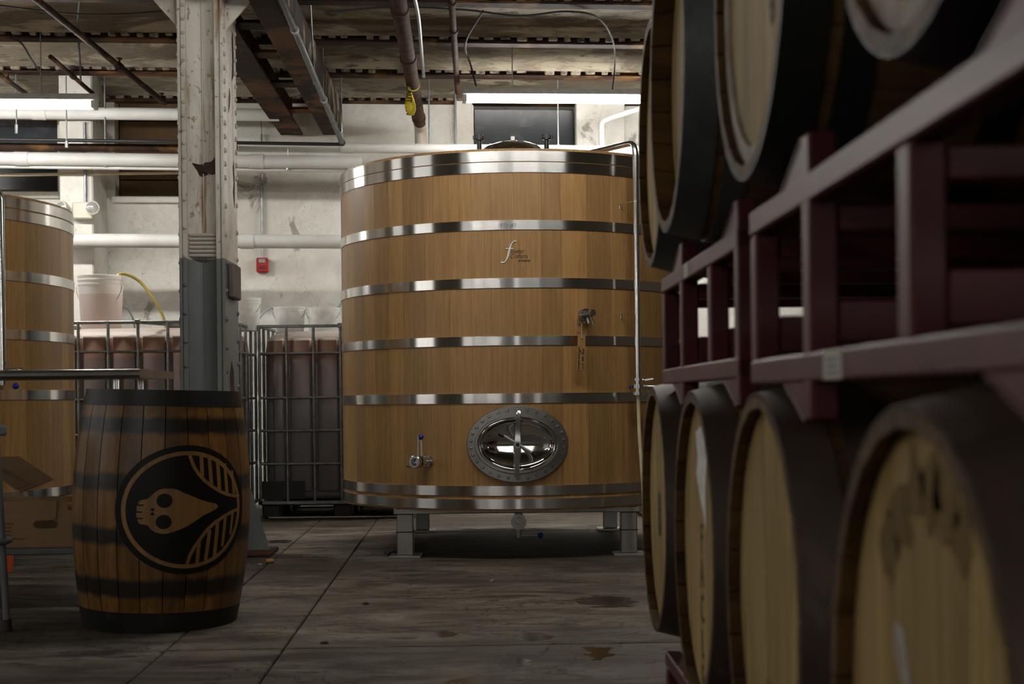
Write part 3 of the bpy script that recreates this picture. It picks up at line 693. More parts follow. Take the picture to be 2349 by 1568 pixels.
# ------------------------------------------------------------------ oak tanks
def cylp(phi, r, z): return Vector((r*math.sin(phi), -r*math.cos(phi), z))
def radial(phi, r, z):
    """frame on the tank's face: x along the face, y up, z outward"""
    o = Vector((math.sin(phi), -math.cos(phi), 0)); x = Vector((math.cos(phi), math.sin(phi), 0)); p = cylp(phi, r, z)
    return Matrix(((x.x, 0, o.x, p.x), (x.y, 0, o.y, p.y), (0, 1, 0, p.z), (0, 0, 0, 1)))
def bend(me, phi0, r, z0):
    """wrap a flat lettering mesh (x, y, z out) round the tank's face"""
    for v in me.vertices: v.co = cylp(phi0 + v.co.x/r, r+v.co.z, z0+v.co.y)
    return me
stave_cache = {}
def oak_tank(label, C, Rr, zb, zt, hoops, leg_z, rot=0.0, seed=3):
    root = thing('oak_tank', label, 'tank', tr(C[0], C[1], 0, rot), 'oak tanks')
    rr = random.Random(seed); k = [1.0, 1.18, .86]; seq = []
    while sum(seq) < 52: seq.append(rr.choice(k))
    f = 2*PI/sum(seq); a = 0.0
    for s in seq:
        da = s*f; key = (round(da, 4), zb, zt)
        if key not in stave_cache:
            bm = new(); g = .0004; vs = []
            for (rad) in (Rr, Rr-.055):
                vs.append([[bm.verts.new(cylp(-da/2+g+(da-2*g)*i/3, rad, z)) for i in range(4)] for z in (zb, zt)])
            for i in range(3):
                bm.faces.new([vs[0][0][i], vs[0][0][i+1], vs[0][1][i+1], vs[0][1][i]]); bm.faces.new([vs[1][0][i], vs[1][0][i+1], vs[1][1][i+1], vs[1][1][i]])
                for e in (0, 1): bm.faces.new([vs[0][e][i], vs[0][e][i+1], vs[1][e][i+1], vs[1][e][i]])
            for i in (0, 3): bm.faces.new([vs[0][0][i], vs[0][1][i], vs[1][1][i], vs[1][0][i]])
            me = mesh_of('stave', bm); me.materials.append(M['oak']); stave_cache[key] = me
        obj('stave', stave_cache[key], None, root, Matrix.Rotation(a+da/2, 4, 'Z')); a += da
    for z0, z1 in hoops:
        bm = new(); lathe(bm, [(Rr-.001, z0), (Rr+.005, z0), (Rr+.005, z1), (Rr-.001, z1)], 128); h_ = obj('hoop', bm, M['brushed'], root, sharp=.2)
    bm = new(); lathe(bm, [(0, zt-.06), (Rr-.056, zt-.06), (Rr-.056, zt-.1), (0, zt-.1)], 64); obj('top_head', bm, M['oak_edge'], root)
    bm = new(); lathe(bm, [(0, zb+.02), (Rr-.056, zb+.02), (Rr-.056, zb+.07), (0, zb+.07)], 64); obj('bottom_head', bm, M['oak_edge'], root)
    lx, ly, lw = .594, .72, .044
    for sx in (-1, 1):
        for sy in (-1, 1):
            bm = new(); bb(bm, sx*lx-lw, sx*lx+lw, sy*ly-lw, sy*ly+lw, .014, zb-.03, bev=.005); lg = obj('leg', bm, M['satin'], root)
            bm = new(); bb(bm, sx*lx-.083, sx*lx+.083, sy*ly-.083, sy*ly+.083, 0, .014, bev=.002); obj('foot_plate', bm, M['satin'], lg)
            bm = new(); bb(bm, sx*lx-lw-.002, sx*lx+lw+.002, sy*ly-lw-.002, sy*ly+lw+.002, zb-.128, zb-.122); obj('weld_seam', bm, M['rust'], lg)
            bm = new(); prism(bm, [(0, 0), (-sy*.30, 0), (-sy*.30, -.02), (0, -.11)], .008, Matrix.Translation((sx*lx-.004, sy*(ly-lw), zb-.03)) @ Matrix(((0, 0, 1, 0), (1, 0, 0, 0), (0, 1, 0, 0), (0, 0, 0, 1)))); obj('knee_plate', bm, M['satin'], lg)
    for sy in (-1, 1):
        bm = new(); bb(bm, -lx-.06, lx+.06, sy*ly-.05, sy*ly+.05, zb-.03, zb+.0, bev=.004); obj('frame_beam', bm, M['satin'], root)
    for sx in (-1, 1):
        bm = new(); bb(bm, sx*lx-.05, sx*lx+.05, -ly, ly, zb-.03, zb-.001, bev=.004); obj('frame_beam', bm, M['satin'], root)
    return root
HM = [(2.056, 2.109), (1.999, 2.051), (1.705, 1.754), (1.407, 1.457), (1.112, 1.159), (.815, .865), (.341, .390), (.272, .322)]
TC, TR = (.019, 8.3), 1.0
tank = oak_tank('large oak tank on a steel frame with an oval door low in front', TC, TR, .262, 2.122, HM, 0, seed=11)
lid_c = Vector((.0, -.55, 0))
bm = new(); lathe(bm, [(.20, 2.06), (.20, 2.165), (.185, 2.175), (.15, 2.205), (.10, 2.225), (.05, 2.235), (0, 2.238)], 40, Matrix.Translation(lid_c)); lid = obj('top_lid', bm, M['steel'], tank)
bm = new(); box(bm, (0, -.735, 2.22), (.026, .03, .026), bev=.003); obj('lid_catch', bm, M['satin'], lid)
for sx in (-1, 1):
    q = lid_c + Vector((sx*.182, -.06, 0)); bm = new(); cyl(bm, q+Vector((0, 0, 2.15)), q+Vector((0, 0, 2.245)), .013, n=12)
    cyl(bm, q+Vector((0, 0, 2.235)), q+Vector((0, 0, 2.262)), .026, n=10); 
    for k in range(6): box(bm, tuple(q+Vector((.027*math.cos(k*PI/3), .027*math.sin(k*PI/3), 2.25))), (.012, .012, .024), bev=.003)
    obj('clamp_knob', bm, M['black_plastic'], lid)
# oval door
def oval(bm, rings_, phi0, z0, n=64):
    prev = None
    for (a_, b_, h) in rings_:
        if a_ < 1e-6: cur = [bm.verts.new(cylp(phi0, TR+h, z0))]*n
        else: cur = [bm.verts.new(cylp(phi0+a_*math.cos(2*PI*i/n)/TR, TR+h, z0+b_*math.sin(2*PI*i/n))) for i in range(n)]
        if prev:
            for i in range(n):
                q = []
                for v in (prev[i], prev[(i+1) % n], cur[(i+1) % n], cur[i]):
                    if v not in q: q.append(v)
                if len(q) > 2: bm.faces.new(q)
        prev = cur
mp = at(1187, 1018, 7.3); mz, mphi = mp.z, math.asin((mp.x-TC[0])/TR)
bm = new(); oval(bm, [(.262, .197, -.002), (.262, .197, .010), (.258, .194, .013), (.214, .154, .013), (.212, .152, .044), (.208, .148, .048), (.200, .141, .048), (.197, .138, .040), (.196, .137, .002)], mphi, mz)
frame = obj('door_frame', bm, M['satin'], tank)
b2 = new(); lathe(b2, [(.0085, 0), (.0085, .005), (.006, .008), (0, .009)], 10); bolt_me = mesh_of('bolt', b2); bolt_me.materials.append(M['satin'])
for i in range(30):
    t = 2*PI*(i+.5)/30; x, z = .240*math.cos(t), .177*math.sin(t)
    obj('bolt', bolt_me, None, frame, radial(mphi+x/TR, TR+.012, mz+z))
bm = new(); oval(bm, [(.198, .139, .040), (.190, .131, .043), (.182, .125, .040)] + [(.18*math.cos(t*PI/20), .123*math.cos(t*PI/20), .038-.034*math.sin(t*PI/20)) for t in range(0, 10)] + [(0, 0, .004)], mphi, mz)
dr = obj('door_dish', bm, M['mirror'], tank, sharp=1.2)
D = radial(mphi, TR+.024, mz)
bm = new(); va = []
for (x, y, w_, d0, d1) in ((-.006, -.172, .011, .018, .036), (-.005, -.155, .013, .018, .046), (0, 0, .022, .028, .066), (.006, .155, .012, .018, .046), (.008, .172, .010, .018, .036)):
    va.append([bm.verts.new(v) for v in ((x-w_, y, d0), (x+w_, y, d0), (x+w_*.8, y, d1), (x-w_*.8, y, d1))])
for i in range(len(va)-1):
    for k in range(4): bm.faces.new([va[i][k], va[i][(k+1) % 4], va[i+1][(k+1) % 4], va[i+1][k]])
bm.faces.new(va[0]); bm.faces.new(va[-1]); bmesh.ops.bevel(bm, geom=list(bm.edges), offset=.003, segments=2, affect='EDGES'); bmesh.ops.transform(bm, matrix=D, verts=bm.verts); obj('clamp_bar', bm, M['steel'], dr)
bm = new(); cyl(bm, (0, 0, .0), (0, 0, .085), .019, .015, 20, True, D); obj('hub', bm, M['steel'], dr)
bm = new(); cyl(bm, (0, 0, .085), (0, 0, .094), .010, .008, 16, True, D); obj('hub_cap', bm, M['black_plastic'], dr)
bm = new(); cyl(bm, (-.075, .050, .074), (.080, -.045, .074), .0058, n=12, M=D); obj('handle_rod', bm, M['rod'], dr)
for s in (-1, 1):
    u = Vector((.855, -.52, 0))*s; bm = new(); cyl(bm, u*.082+Vector((0, 0, .074)), u*.112+Vector((0, 0, .074)), .0095, .0085, 12, True, D); obj('grip', bm, M['black_plastic'], dr)
# racking valve low on the face
p = at(985, 1056, 7.42); vphi = math.asin((p.x-TC[0])/TR); V = radial(vphi, TR, p.z)
bm = new()
for (r0, r1, z0, z1) in ((.027, .027, -.005, .012), (.018, .018, .012, .05), (.028, .028, .045, .053), (.022, .022, .053, .095), (.031, .031, .09, .098), (.031, .031, .101, .109), (.020, .020, .109, .13)): cyl(bm, (0, 0, z0), (0, 0, z1), r0, r1, 20, True, V)
vb = obj('racking_valve', bm, M['steel'], tank)
bm = new(); lathe(bm, [(.031, .128), (.034, .134), (.034, .148), (.030, .152), (.020, .152), (.016, .145), (.016, .12)], 24, V); obj('end_ferrule', bm, M['steel'], vb)
for i in range(6): 
    bm = new(); t = i*PI/3; cyl(bm, (.027*math.cos(t), .027*math.sin(t), .085), (.027*math.cos(t), .027*math.sin(t), .115), .004, n=8, M=V); obj('bolt', bm, M['steel'], vb)
bm = new(); cyl(bm, (0, .02, .075), (-.004, .118, .075), .0045, n=10, M=V); obj('lever', bm, M['rod'], vb)
bm = new(); cyl(bm, (.0, .02, .115), (.002, .13, .115), .0032, n=8, M=V); obj('guide_rod', bm, M['rod'], vb)
bm = new(); sphere(bm, (-.005, .125, .075), .0145, 20, V); obj('ball_knob', bm, M['blue_plastic'], vb)
bm = new(); cyl(bm, (-.03, -.028, .14), (-.052, -.022, .14), .005, n=8, M=V); obj('wing_nut', bm, M['steel'], vb)
# bottom drain valve
p = at(1190, 1195, 7.62); q = p - Vector((TC[0], TC[1], 0)); bm = new()
cyl(bm, (q.x, q.y+.02, q.z), (q.x, q.y+.02, .27), .021, n=18); cyl(bm, (q.x, q.y+.05, q.z), (q.x, q.y-.012, q.z), .030, n=20); cyl(bm, (q.x, q.y-.012, q.z), (q.x, q.y-.024, q.z), .042, n=28); cyl(bm, (q.x, q.y-.028, q.z), (q.x, q.y-.040, q.z), .042, n=28)
dv = obj('drain_valve', bm, M['steel'], tank)
bm = new(); lathe(bm, [(.024, .040), (.022, .052), (.014, .052), (.012, .043), (0, .043)], 24, Matrix.Translation(q) @ Matrix.Rotation(PI/2, 4, 'X')); obj('end_ferrule', bm, M['steel'], dv)
for i in range(4):
    t = PI/4+i*PI/2; bm = new(); cyl(bm, (q.x+.034*math.cos(t), q.y-.018, q.z+.034*math.sin(t)), (q.x+.034*math.cos(t), q.y-.047, q.z+.034*math.sin(t)), .0055, n=8); obj('bolt', bm, M['steel'], dv)
bm = new(); cyl(bm, (q.x, q.y-.02, q.z-.03), (q.x, q.y-.02, q.z-.085), .014, n=14); obj('stem', bm, M['satin'], dv)
bm = new(); cyl(bm, (q.x, q.y-.02, q.z-.074), (q.x+.108, q.y-.02, q.z-.074), .0048, n=10); obj('lever', bm, M['rod'], dv)
bm = new(); sphere(bm, (q.x+.115, q.y-.02, q.z-.074), .0155, 20); obj('ball_knob', bm, M['blue_plastic'], dv)
# sample tap on the right of the face
p = at(1336, 722, 7.36); vphi = math.asin((p.x-TC[0])/TR); S = radial(vphi, TR, p.z); bm = new()
for (r0, z0, z1) in ((.028, -.004, .012), (.021, .012, .03), (.031, .03, .036), (.031, .038, .044), (.018, .044, .075), (.012, .075, .09)): cyl(bm, (0, 0, z0), (0, 0, z1), r0, n=20, M=S)
sv = obj('sample_tap', bm, M['steel'], tank)
bm = new(); cyl(bm, (.008, .004, .088), (.012, .006, .112), .0175, n=20, M=S); obj('turn_knob', bm, M['satin'], sv)
bm = new(); box(bm, (0, 0, .040), (.048, .048, .007), S, Matrix.Rotation(PI/4, 3, 'Z'), .002); obj('flange', bm, M['steel'], sv)
bm = new(); cyl(bm, (0, -.02, .065), (.004, -.05, .075), .007, n=10, M=S); cyl(bm, (.012, -.012, .08), (.026, -.055, .09), .0055, n=10, M=S); obj('spout', bm, M['satin'], sv)
bm = new(); cyl(bm, (-.012, -.042, .05), (.01, -.042, .05), .006, n=10, M=S); box(bm, (-.032, -.035, .05), (.03, .009, .008), S, Matrix.Rotation(-.4, 3, 'Z'), .002); box(bm, (-.032, -.050, .05), (.03, .009, .008), S, Matrix.Rotation(.5, 3, 'Z'), .002); obj('wing_nut', bm, M['steel'], sv)
# wooden tag hung from the tap
a, b, c = at(1334, 742, 7.30), at(1334.5, 776, 7.29), at(1333.5, 807, 7.30)
TG = Matrix.Translation((c.x, c.y, c.z)) @ Matrix.Rotation(.35, 4, 'Z') @ Matrix.Rotation(.035, 4, 'Y')
wt = thing('wooden_tag', 'thin wooden tag with black handwriting hung on a string from the tap', 'tag')
bm = new(); box(bm, (0, 0, 0), (.043, .005, .186), TG, None, .001); board = obj('tag_board', bm, M['tagwood'], wt)
bm = new(); tube(bm, [a, (a+b)/2+Vector((.001, 0, 0)), b-Vector((0, .006, 0))], .0013, 6); obj('string', bm, M['string'], wt)
bm = new(); cyl(bm, (.001, -.0022, .066), (.001, -.0031, .066), .0032, n=12, M=TG); obj('string_hole', bm, M['ink'], board)
for body, size, off, up in (('Rhinegeist  Barrel Cooler', .0135, -.0105, -.088), ('CIP', .014, .0, -.008), ('Lot 62  98881  Mango', .0145, .0125, -.088)):
    me = text_mesh(body, size, 0, .15, .0004); me.materials.append(M['ink'])
    obj('handwriting', me, None, board, TG @ Matrix.Translation((off, -.0031, up)) @ Matrix.Rotation(PI/2, 4, 'X') @ Matrix.Rotation(PI/2, 4, 'Z') @ Matrix.Diagonal((.82, 1, 1, 1)))
# maker's mark: bright script f with engraved words
mpx = 7.3/FPX
def lxy(u, v):
    q = at(1100+u/13.07, 500+v/13.07, 7.3); return q.x-TC[0], q.z
strk = [(1110, 695, 26), (1085, 690, 34), (1050, 690, 28), (1000, 712, 26), (950, 785, 38), (915, 880, 48), (885, 1000, 56), (855, 1120, 50), (822, 1215, 36), (785, 1285, 22), (745, 1318, 26), (690, 1328, 44), (640, 1322, 46)]
bm = new(); vv = []
for i, (u, v, wd) in enumerate(strk):
    u0, v0, _ = strk[max(i-1, 0)]; u1, v1, _ = strk[min(i+1, len(strk)-1)]; dx, dy = u1-u0, v1-v0; L = math.hypot(dx, dy); nx_, ny_ = -dy/L*wd/2, dx/L*wd/2
    pr = []
    for s in (1, -1):
        x, z = lxy(u+s*nx_, v+s*ny_); pr += [bm.verts.new(cylp(x/TR, TR+.0045, z)), bm.verts.new(cylp(x/TR, TR-.001, z))]
    vv.append(pr)
for A_, B2 in zip(vv[:-1], vv[1:]):
    for (i, j) in ((0, 2), (0, 1), (2, 3)): bm.faces.new([A_[i], A_[j], B2[j], B2[i]])
bm.faces.new(vv[0][:1]+[vv[0][1], vv[0][3], vv[0][2]]); bm.faces.new(vv[-1][:1]+[vv[-1][1], vv[-1][3], vv[-1][2]])
q4 = []
for (u, v) in ((790, 902), (1015, 898), (1018, 925), (786, 930)):
    x, z = lxy(u, v); q4.append((cylp(x/TR, TR+.0048, z), cylp(x/TR, TR-.001, z)))
t_ = [bm.verts.new(a_) for a_, _ in q4]; l_ = [bm.verts.new(b_) for _, b_ in q4]; bm.faces.new(t_)
for i in range(4): bm.faces.new([t_[i], t_[(i+1) % 4], l_[(i+1) % 4], l_[i]])
mk = obj('script_letter', bm, plain('painted_gleam_metal', (.88, .88, .86), rough=.35, metal=.15), tank)  # mirror gleam painted in as a near-white, barely metallic colour
for body, u, v, wpx, hpx, mm, bold in (('oeder', 925, 1050, 415, 95, 'char', 0.0), ('Crafters', 905, 1200, 545, 95, 'char', 0.0), ('of America', 1150, 1305, 370, 55, 'ink', .0006)):
    me = text_mesh(body, .05, .0, .35, bold); w0 = max(v_.co.x for v_ in me.vertices)
    kx = wpx/13.07*mpx/w0; ky = hpx/13.07*mpx/(.05*.52); x, z = lxy(u, v)
    for v_ in me.vertices: v_.co = (v_.co.x*kx, v_.co.y*ky, .0012)
    me.materials.append(M[mm]); obj('engraved_lettering', bend(me, x/TR, TR, z), None, tank)
me = text_mesh('FD #3', .026, 0, .05, -.0002); x, z = lxy(620, 270); w0 = max(v_.co.x for v_ in me.vertices)
for v_ in me.vertices: v_.co = (v_.co.x*(480/13.07*mpx/w0), v_.co.y*1.05, .0056)
me.materials.append(M['pencil']); obj('pencil_lettering', bend(me, x/TR, TR, z), None, tank)
# riser pipe on the tank's shoulder with its clamps and valve
rp = at(1461, 650, 7.40); X, Y = rp.x-TC[0], rp.y-TC[1]; ztop = 2.165; din = Vector((-X, -Y, 0)).normalized()
top = Vector((X, Y, ztop)); path = [Vector((X, Y, .94)), Vector((X, Y, ztop-.07))] + smooth_path([Vector((X, Y, ztop-.07)), Vector((X, Y, ztop-.03)) + din*.008, top+din*.03+Vector((0, 0, -.004)), top+din*.075], 4)[1:] + [top+din*.45]
bm = new(); tube(bm, path, .0155, 16); rs = obj('riser_pipe', bm, M['steel'], tank)
bm = new(); tube(bm, [top+din*.44, top+din*.47, top+din*.48+Vector((0, 0, -.12))], .0155, 14); obj('pipe_end', bm, M['steel'], rs)
for z in (at(1440, 462, 7.4).z, at(1440, 716, 7.4).z):
    bm = new(); ring(bm, .0155, .0185, z-.004, z+.004, 20, Matrix.Translation((X, Y, 0))); a_ = Vector((X, Y, z)); side = Vector((-din.y, din.x, 0))
    e_ = a_ + din*.10 + Vector((-.045, .0, -.008)); tube(bm, [a_+Vector((-.016, 0, 0)), e_], .003, 6)
    for s in (0, .022): box(bm, tuple(e_+Vector((s, -.004-s*.3, -.012))), (.010, .006, .024), bev=.002)
    obj('pipe_clamp', bm, M['steel'], rs)
bm = new()
for (r0, z0, z1) in ((.0155, .86, .95), (.026, .925, .937), (.017, .905, .925), (.032, .885, .905), (.018, .868, .885), (.027, .850, .866)): cyl(bm, (X, Y, z0), (X, Y, z1), r0, n=22)
bv = obj('butterfly_valve', bm, M['steel'], tank)
bm = new(); box(bm, (X+.055, Y-.01, .931), (.055, .016, .014), None, Matrix.Rotation(-.12, 3, 'Y'), .004); cyl(bm, (X+.02, Y-.01, .928), (X+.04, Y-.01, .93), .006, n=8); obj('clamp_wing', bm, M['steel'], bv)
bm = new(); cyl(bm, (X+.02, Y-.01, .895), (X+.055, Y-.012, .892), .009, n=10); cyl(bm, (X+.05, Y-.012, .892), (X+.088, Y-.014, .890), .013, n=14); cyl(bm, (X+.075, Y-.014, .885), (X+.075, Y-.014, .855), .003, n=8); obj('lever', bm, M['steel'], bv)
bm = new(); sphere(bm, (X-.042, Y-.008, .892), .0095, 12, sz=(.7, 1, 1)); obj('button', bm, M['blue_plastic'], bv)
pts = [Vector((TC[0]+X, TC[1]+Y, .86)), Vector((TC[0]+X+.002, TC[1]+Y, .75)), at(1467, 1000, 7.36), at(1474, 1100, 7.3), at(1485, 1230, 7.2), at(1510, 1320, 7.0)]
pts[-1].z = .012; pts[-2].z = .03
pipe('clear_hose', smooth_path(pts, 6), .0095, M['hose_cream'], 'cream hose dropping from the valve on the large tank', 'hose', 10)

# the second, shorter tank
tank2 = oak_tank('shorter oak tank standing at the left edge behind the steel table', (-3.37, 7.56), 1.0, .262, 1.878, [(1.815, 1.865), (1.755, 1.807), (1.452, 1.502), (1.160, 1.209), (.858, .908), (.355, .402), (.284, .335)], 0, seed=5)
p = at(4, 640, 6.98); X2, Y2 = p.x, p.y
bm = new(); path = [Vector((X2, Y2, 1.03)), Vector((X2, Y2, 1.84))] + [Vector((X2-.01, Y2+.004, 1.87)), Vector((X2-.03, Y2+.012, 1.90)), Vector((X2-.06, Y2+.03, 1.915)), Vector((X2-.4, Y2+.2, 1.92))]
T2I = tank2.matrix_basis.inverted()
tube(bm, [T2I @ v for v in path], .017, 14); r2 = obj('riser_pipe', bm, M['steel'], tank2)
bm = new(); q = T2I @ Vector((X2, Y2, 0))
for (r0, z0, z1) in ((.028, 1.03, 1.045), (.018, 1.0, 1.03), (.032, .985, 1.0), (.022, .93, .985)): cyl(bm, (q.x, q.y, z0), (q.x, q.y, z1), r0, n=20)
bv = obj('butterfly_valve', bm, M['steel'], tank2)
bm = new(); cyl(bm, (q.x+.02, q.y-.01, 1.0), (q.x+.10, q.y-.01, 1.005), .010, n=10); obj('lever', bm, M['steel'], bv)
p = T2I @ at(36, 885, 6.9); bm = new(); sphere(bm, p, .016, 18); obj('ball_knob', bm, M['blue_plastic'], bv)
bm = new(); cyl(bm, p+Vector((0, 0, .01)), p+Vector((-.004, .03, .10)), .0045, n=8); obj('knob_rod', bm, M['steel'], bv)

# ------------------------------------------------------------------ barrels
def barrel_r(z, L, rb, rh): t = 2*z/L-1; return rb-(rb-rh)*abs(t)**2.0
stv = {}
def stave_mesh(n, L, rb, rh, m):
    key = (n, L, rb, rh, m.name)
    if key not in stv:
        bm = new(); da = 2*PI/n; g = .0055; k = 9; vs = []
        for i in range(k+1):
            z = L*i/k; r = barrel_r(z, L, rb, rh); row = []
            for (a_, dr_) in ((-da/2+g, -.016), (-da/2+g, 0), (0, .0012), (da/2-g, 0), (da/2-g, -.016)): row.append(bm.verts.new((math.cos(a_)*(r+dr_), math.sin(a_)*(r+dr_), z)))
            vs.append(row)
        for i in range(k):
            for j in range(4): bm.faces.new([vs[i][j], vs[i][j+1], vs[i+1][j+1], vs[i+1][j]])
            bm.faces.new([vs[i][4], vs[i][0], vs[i+1][0], vs[i+1][4]])
        bm.faces.new(vs[0]); bm.faces.new(vs[-1])
        me = mesh_of('stave', bm, .9); me.materials.append(m); stv[key] = me
    return stv[key]
def hoop(bm, za, zb_, L, rb, rh, th=.0025, n=56):
    ra, rbm = barrel_r(za, L, rb, rh), barrel_r(zb_, L, rb, rh)
    lathe(bm, [(ra-.002, za), (ra+th, za), (rbm+th, zb_), (rbm-.002, zb_)], n)
hb = {}
def head_boards(rh, nb, m):
    key = (rh, nb, m.name)
    if key not in hb:
        out = []; wd = 2*rh/nb
        for i in range(nb):
            x0, x1 = -rh+i*wd+.0009, -rh+(i+1)*wd-.0009; P_ = []; k = 6
            for s in range(k+1):
                x = x0+(x1-x0)*s/k; P_.append((x, math.sqrt(max(rh*rh-x*x, 1e-5))))
            poly = P_ + [(x, -y) for x, y in reversed(P_)]
            bm = new(); prism(bm, poly, .018); me = mesh_of('head_board', bm); me.materials.append(m); out.append(me)
        hb[key] = out
    return hb[key]
def make_barrel(label, Mx, L, rb, rh, hoops, wood, hoopm, headm, n=26, nb=7, turn=0.0, group=None, heads=(0, 1), hturn=.3, rec=.018):
    root = thing('barrel', label, 'barrel', Mx, group)
    me = stave_mesh(n, L, rb, rh, wood)
    for i in range(n): obj('stave', me, None, root, Matrix.Rotation(2*PI*i/n+turn, 4, 'Z'))
    for k, (z0, z1) in enumerate(hoops):
        bm = new(); hoop(bm, z0, z1, L, rb, rh); obj('hoop', bm, hoopm[k % len(hoopm)], root)
    for e in heads:
        z = rec if e == 0 else L-.05
        for hm in head_boards(rh-.0155, nb, headm): obj('head_board', hm, None, root, Matrix.Translation((0, 0, z)) @ Matrix.Rotation(hturn, 4, 'Z'))
    return root
# upright barrel with the painted emblem
BC = at(372, 1170, 5.45); BL = .885
BM = Matrix.Translation((BC.x-.012, 5.45, 0)) @ Matrix.Rotation(.028, 4, 'Y')
lb = make_barrel('upright charred oak barrel with a round bird-skull emblem', BM, BL, .331, .284, [(.0, .075), (BL-.058, BL+.001)], M['logo_oak'], [M['hoop_black']], M['head'], n=24, turn=.13, group=None)
def bsurf(phi, z, off): r = barrel_r(z, BL, .331, .284)+.0015+off; return Vector((r*math.sin(phi), -r*math.cos(phi), z))
EC, EA, EZ, EZR = .520, .80, .452, .2345
def lg(x, y):  # drawing units of the emblem to (u, v) in the unit disc
    s = max(-.999, min(.999, (x-286)/927)); return ((math.asin(s)-.545)/.81, (777-y)/689)
def decal(name, polys, m, off, parent, flat=False):
    bm = new()
    for poly in polys:
        vs = [bm.verts.new((u, v, 0)) for u, v in poly]; bm.faces.new(vs)
    bmesh.ops.triangulate(bm, faces=bm.faces)
    for ax in (0, 1):
        for k in range(-22, 23):
            co = [0, 0, 0]; co[ax] = k*.045+.003; no = [0, 0, 0]; no[ax] = 1
            bmesh.ops.bisect_plane(bm, geom=list(bm.verts)+list(bm.edges)+list(bm.faces), plane_co=co, plane_no=no)
    for v in bm.verts: v.co = bsurf(EC+v.co.x*EA, EZ+v.co.y*EZR, off)
    for f_ in bm.faces: f_.normal_update()
    for f_ in bm.faces:
        c_ = f_.calc_center_median()
        if f_.normal.dot(Vector((c_.x, c_.y, 0))) < 0: f_.normal_flip()
    me = bpy.data.meshes.new(name); bm.to_mesh(me); bm.free(); me.polygons.foreach_set('use_smooth', [True]*len(me.polygons)); me.materials.append(m)
    o = bpy.data.objects.new(name, me); COL.objects.link(o); o.parent = parent; return o
def disc(cx, cy, rx, ry, n=48): return [(cx+rx*math.cos(2*PI*i/n), cy+ry*math.sin(2*PI*i/n)) for i in range(n)]
def stroke(pts, wd):
    """quads along a polyline in drawing units"""
    out = []; L_, R_ = [], []
    for i, (x, y) in enumerate(pts):
        x0, y0 = pts[max(i-1, 0)]; x1, y1 = pts[min(i+1, len(pts)-1)]; d = math.hypot(x1-x0, y1-y0); w2 = (wd[i] if isinstance(wd, list) else wd)/2
        nx_, ny_ = -(y1-y0)/d*w2, (x1-x0)/d*w2; L_.append(lg(x+nx_, y+ny_)); R_.append(lg(x-nx_, y-ny_))
    for i in range(len(pts)-1): out.append([L_[i], L_[i+1], R_[i+1], R_[i]])
    return out
em = decal('emblem_disc', [disc(0, 0, 1, 1, 72)], M['emblem_black'], .0006, lb)
n = 72; ro, ri = .909, .846; rp_ = []
for i in range(n):
    a0, a1 = 2*PI*i/n, 2*PI*(i+1)/n; rp_.append([(ro*math.cos(a0), ro*math.sin(a0)), (ro*math.cos(a1), ro*math.sin(a1)), (ri*math.cos(a1), ri*math.sin(a1)), (ri*math.cos(a0), ri*math.sin(a0))])
decal('emblem_ring', rp_, M['emblem_tan'], .0012, em)
skull = [(300, 680), (330, 668), (375, 660), (410, 630), (440, 600), (480, 565), (530, 548), (600, 546), (660, 556), (720, 590), (800, 630), (870, 668), (940, 700), (1000, 718), (1018, 740), (1015, 765), (980, 795), (900, 840), (820, 905), (760, 950), (700, 980), (640, 1005), (580, 1025), (520, 1025), (460, 1010), (420, 980), (385, 935), (350, 928), (310, 925), (290, 905), (285, 880), (275, 850), (268, 820), (275, 790), (272, 765), (275, 735), (290, 715), (290, 695)]
decal('emblem_skull', [[lg(*p) for p in skull]], M['emblem_tan'], .0012, em)
for (x, y, r) in ((546, 676, 76), (541, 901, 76)): decal('emblem_eye', [[lg(x+r*math.cos(2*PI*i/28), y+r*math.sin(2*PI*i/28)) for i in range(28)]], M['emblem_black'], .0018, em)
for (x, y) in ((433, 770), (433, 816)): decal('emblem_nostril', [[lg(x+19*math.cos(2*PI*i/14), y+16*math.sin(2*PI*i/14)) for i in range(14)]], M['emblem_black'], .0018, em)
decal('emblem_teeth', stroke([(286, 725), (345, 725)], 15)+stroke([(266, 797), (330, 797)], 15)+stroke([(272, 865), (341, 865)], 15), M['emblem_black'], .0018, em)
wu = stroke([(780, 195), (797, 260), (822, 330), (860, 400), (910, 470), (968, 530), (1028, 585), (1085, 625), (1135, 648), (1172, 655)], 32)
for pts, wd in (([(882, 188), (888, 420)], 34), ([(950, 205), (965, 510)], 30), ([(1018, 235), (1030, 580)], 28), ([(1075, 290), (1088, 622)], 22), ([(1128, 370), (1138, 645)], 15)): wu += stroke(pts, wd)
decal('emblem_wing', wu, M['emblem_tan'], .0012, em)
wd_ = stroke([(768, 1365), (790, 1270), (828, 1180), (878, 1090), (938, 990), (1005, 915), (1075, 855), (1122, 822), (1170, 795)], 32)
for pts, wd in (([(868, 1120), (860, 1352)], 32), ([(955, 1000), (932, 1325)], 30), ([(1018, 915), (1005, 1290)], 28), ([(1078, 865), (1062, 1190)], 22), ([(1130, 830), (1118, 1070)], 14)): wd_ += stroke(pts, wd)
decal('emblem_wing', wd_, M['emblem_tan'], .0012, em)
bm = new(); z = .447; v0 = bsurf(-1.45, z, -.002); o_ = Vector((math.sin(-1.45), -math.cos(-1.45), 0)); cyl(bm, v0, v0+o_*.018, .026, .023, 14); obj('bung', bm, M['logo_oak'], lb)

